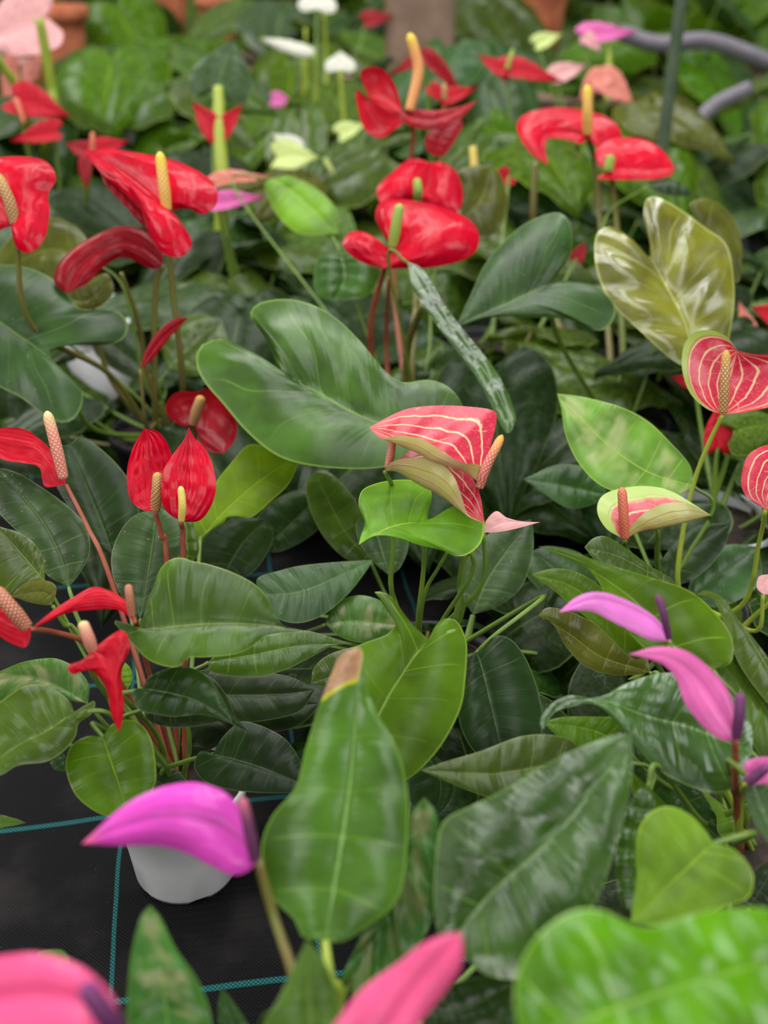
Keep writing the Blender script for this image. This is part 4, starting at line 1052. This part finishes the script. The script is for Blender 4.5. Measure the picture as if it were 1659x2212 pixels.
# ------------------------------------------------------------------ foliage plants in rows behind everything
ORD = ('first','second','third','fourth','fifth','sixth','seventh','eighth','ninth')
rows_ = [(1.50,.40,.085,.20,.19),(1.80,.42,.10,.24,.21),(2.12,.44,.12,.28,.23),(2.5,.46,.14,.32,.25),(2.95,.52,.15,.36,.28),(3.5,.60,.15,.42,.32),(4.2,.74,.16,.44,.36),(5.1,.9,.18,.46,.42)]
tones = [('deep','dark','mid'),('deep','mid','grey'),('mid','grey','deep'),('mid','bright','deep'),('mid','bright','grey'),('bright','mid','grey'),('bright','mid','grey'),('mid','olive','grey')]
for ri, (yy, step, z0, z1, sz) in enumerate(rows_):
    half = yy * .40 + .15
    n = int(2 * half / step) + 1
    for k in range(n):
        x = -half + (k + .5) * 2 * half / n + random.uniform(-.06, .06)
        far = ri >= 4
        pl = Plant('leafy green plant, %s from the left in the %s row behind the others' % (ORD[k], ORD[ri]),
                   (x, yy + random.uniform(-.08, .08), 0), pot=random.choice(('potgrey', 'black', 'black')), potr=.06 + .006 * ri, name='foliage_plant',
                   group='leafy plants in the far rows' if far else 'leafy plants in the middle rows')
        fill(pl, 9 if ri < 3 else 10, sz, (z0, z1), tones[ri], rr=(.05, .13 + .02 * ri))

# ------------------------------------------------------------------ pots, post and cane at the back
def simple_pot(label, x, y, d, r, h, mat, zb=0, name='flower_pot', tilt=None):
    q = P(x, y, d)
    base = Vector((q.x, q.y, zb))
    e = bpy.data.objects.new(name, None)
    e.location = base
    e['_w'] = tuple(base)
    e['label'] = label
    e['category'] = 'pot'
    COL.objects.link(e)
    lathe('body', [(.001, .004), (r * .72, .003), (r * .74, 0), (r * .8, h * .2), (r * .95, h * .84), (r * .9, h * .84), (r * .8, h * .3), (.001, h * .2)], MT[mat], base, e, tilt=tilt)
    lathe('rim', [(r * .95, h * .82), (r * 1.06, h * .83), (r * 1.08, h), (r * .98, h), (r * .93, h * .84)], MT[mat], base, e, tilt=tilt)
    return e
simple_pot('milky white plastic pot standing behind the red flower stems, left', 238, 840, 1.62, .062, .17, 'pot')
simple_pot('small white pot half hidden by leaves, middle right', 1285, 770, 1.75, .045, .12, 'pot')
simple_pot('pale pot in the blurred background, upper left', 300, 250, 2.5, .07, .16, 'pot', zb=.10)
simple_pot('wide terracotta pot at the top edge, right of the post', 1140, 30, 3.4, .13, .26, 'terra', zb=.22)
simple_pot('terracotta pot at the top edge, upper left', 330, 15, 3.5, .12, .22, 'terra', zb=.24)
simple_pot('small terracotta pot at the top edge, left of the white lilies', 470, 25, 3.3, .06, .15, 'terra', zb=.24)
simple_pot('dull terracotta pot behind the pink flower, upper left corner', 110, 75, 3.0, .10, .20, 'terra', zb=.20)

def box(name, lo, hi, mat, parent, bev=.004):
    bm = bmesh.new()
    bmesh.ops.create_cube(bm, size=1)
    for v in bm.verts:
        v.co = Vector([lo[i] + (v.co[i] + .5) * (hi[i] - lo[i]) for i in range(3)])
    bmesh.ops.bevel(bm, geom=bm.edges[:], offset=bev, segments=2, affect='EDGES')
    me = bpy.data.meshes.new(name)
    bm.to_mesh(me); bm.free()
    me.materials.append(mat)
    return link(name, me, parent)
# a low bench carries the terracotta pots
bq = bpy.data.objects.new('bench', None); bq.location = (0, 3.55, 0); bq['_w'] = (0, 3.55, 0)
COL.objects.link(bq)
bq['label'] = 'low weathered bench carrying the terracotta pots at the back'
bq['category'] = 'bench'
box('bench_top', (-2.4, 3.0, .17), (2.4, 4.2, .20), MT['wood'], bq)
for lx in (-2.2, 0, 2.2):
    for ly in (3.1, 4.1):
        box('leg', (lx - .03, ly - .03, 0), (lx + .03, ly + .03, .17), MT['wood'], bq)
q = P(905, 90, 2.9)
pst = bpy.data.objects.new('wooden_post', None); pst.location = (q.x, q.y, 0); pst['_w'] = (q.x, q.y, 0)
COL.objects.link(pst)
pst['label'] = 'pinkish brown weathered post standing behind the tall orange spadix'
pst['category'] = 'post'
box('shaft', (q.x - .09, q.y - .06, 0), (q.x + .09, q.y + .06, 1.2), MT['wood'], pst, .008)
box('footing', (q.x - .12, q.y - .09, 0), (q.x + .12, q.y + .09, .05), MT['wood'], pst, .008)
q = P(1440, 250, 1.9)
st = tube('garden_cane', [Vector((q.x, q.y, 0)), Vector((q.x, q.y, .4)), Vector((q.x + .005, q.y, .9))], .011, .010, MT['stake'], None)
st['label'] = 'dull green upright cane at the upper right'
st['category'] = 'cane'

for lab, pts, r in (('dark grey hose modelled as a tube across the upper right corner', [(1340,70,2.6),(1420,95,2.6),(1520,88,2.6),(1600,110,2.6),(1700,150,2.6)], .020),
                    ('grey hose modelled as a loop among leaves at the upper right', [(1620,190,2.3),(1540,230,2.3),(1500,290,2.25),(1540,380,2.2),(1590,480,2.15),(1600,560,2.1)], .016)):
    hs = tube('cloth_glare_tube', [P(*q_) for q_ in pts], r, r, MT['glare'], None, seg=12)  # added tubes stand in for grey glare on the weed cloth
    hs['label'] = lab
    hs['category'] = 'glare'
for _o in list(bpy.data.objects):
    if '_w' in _o:
        del _o['_w']
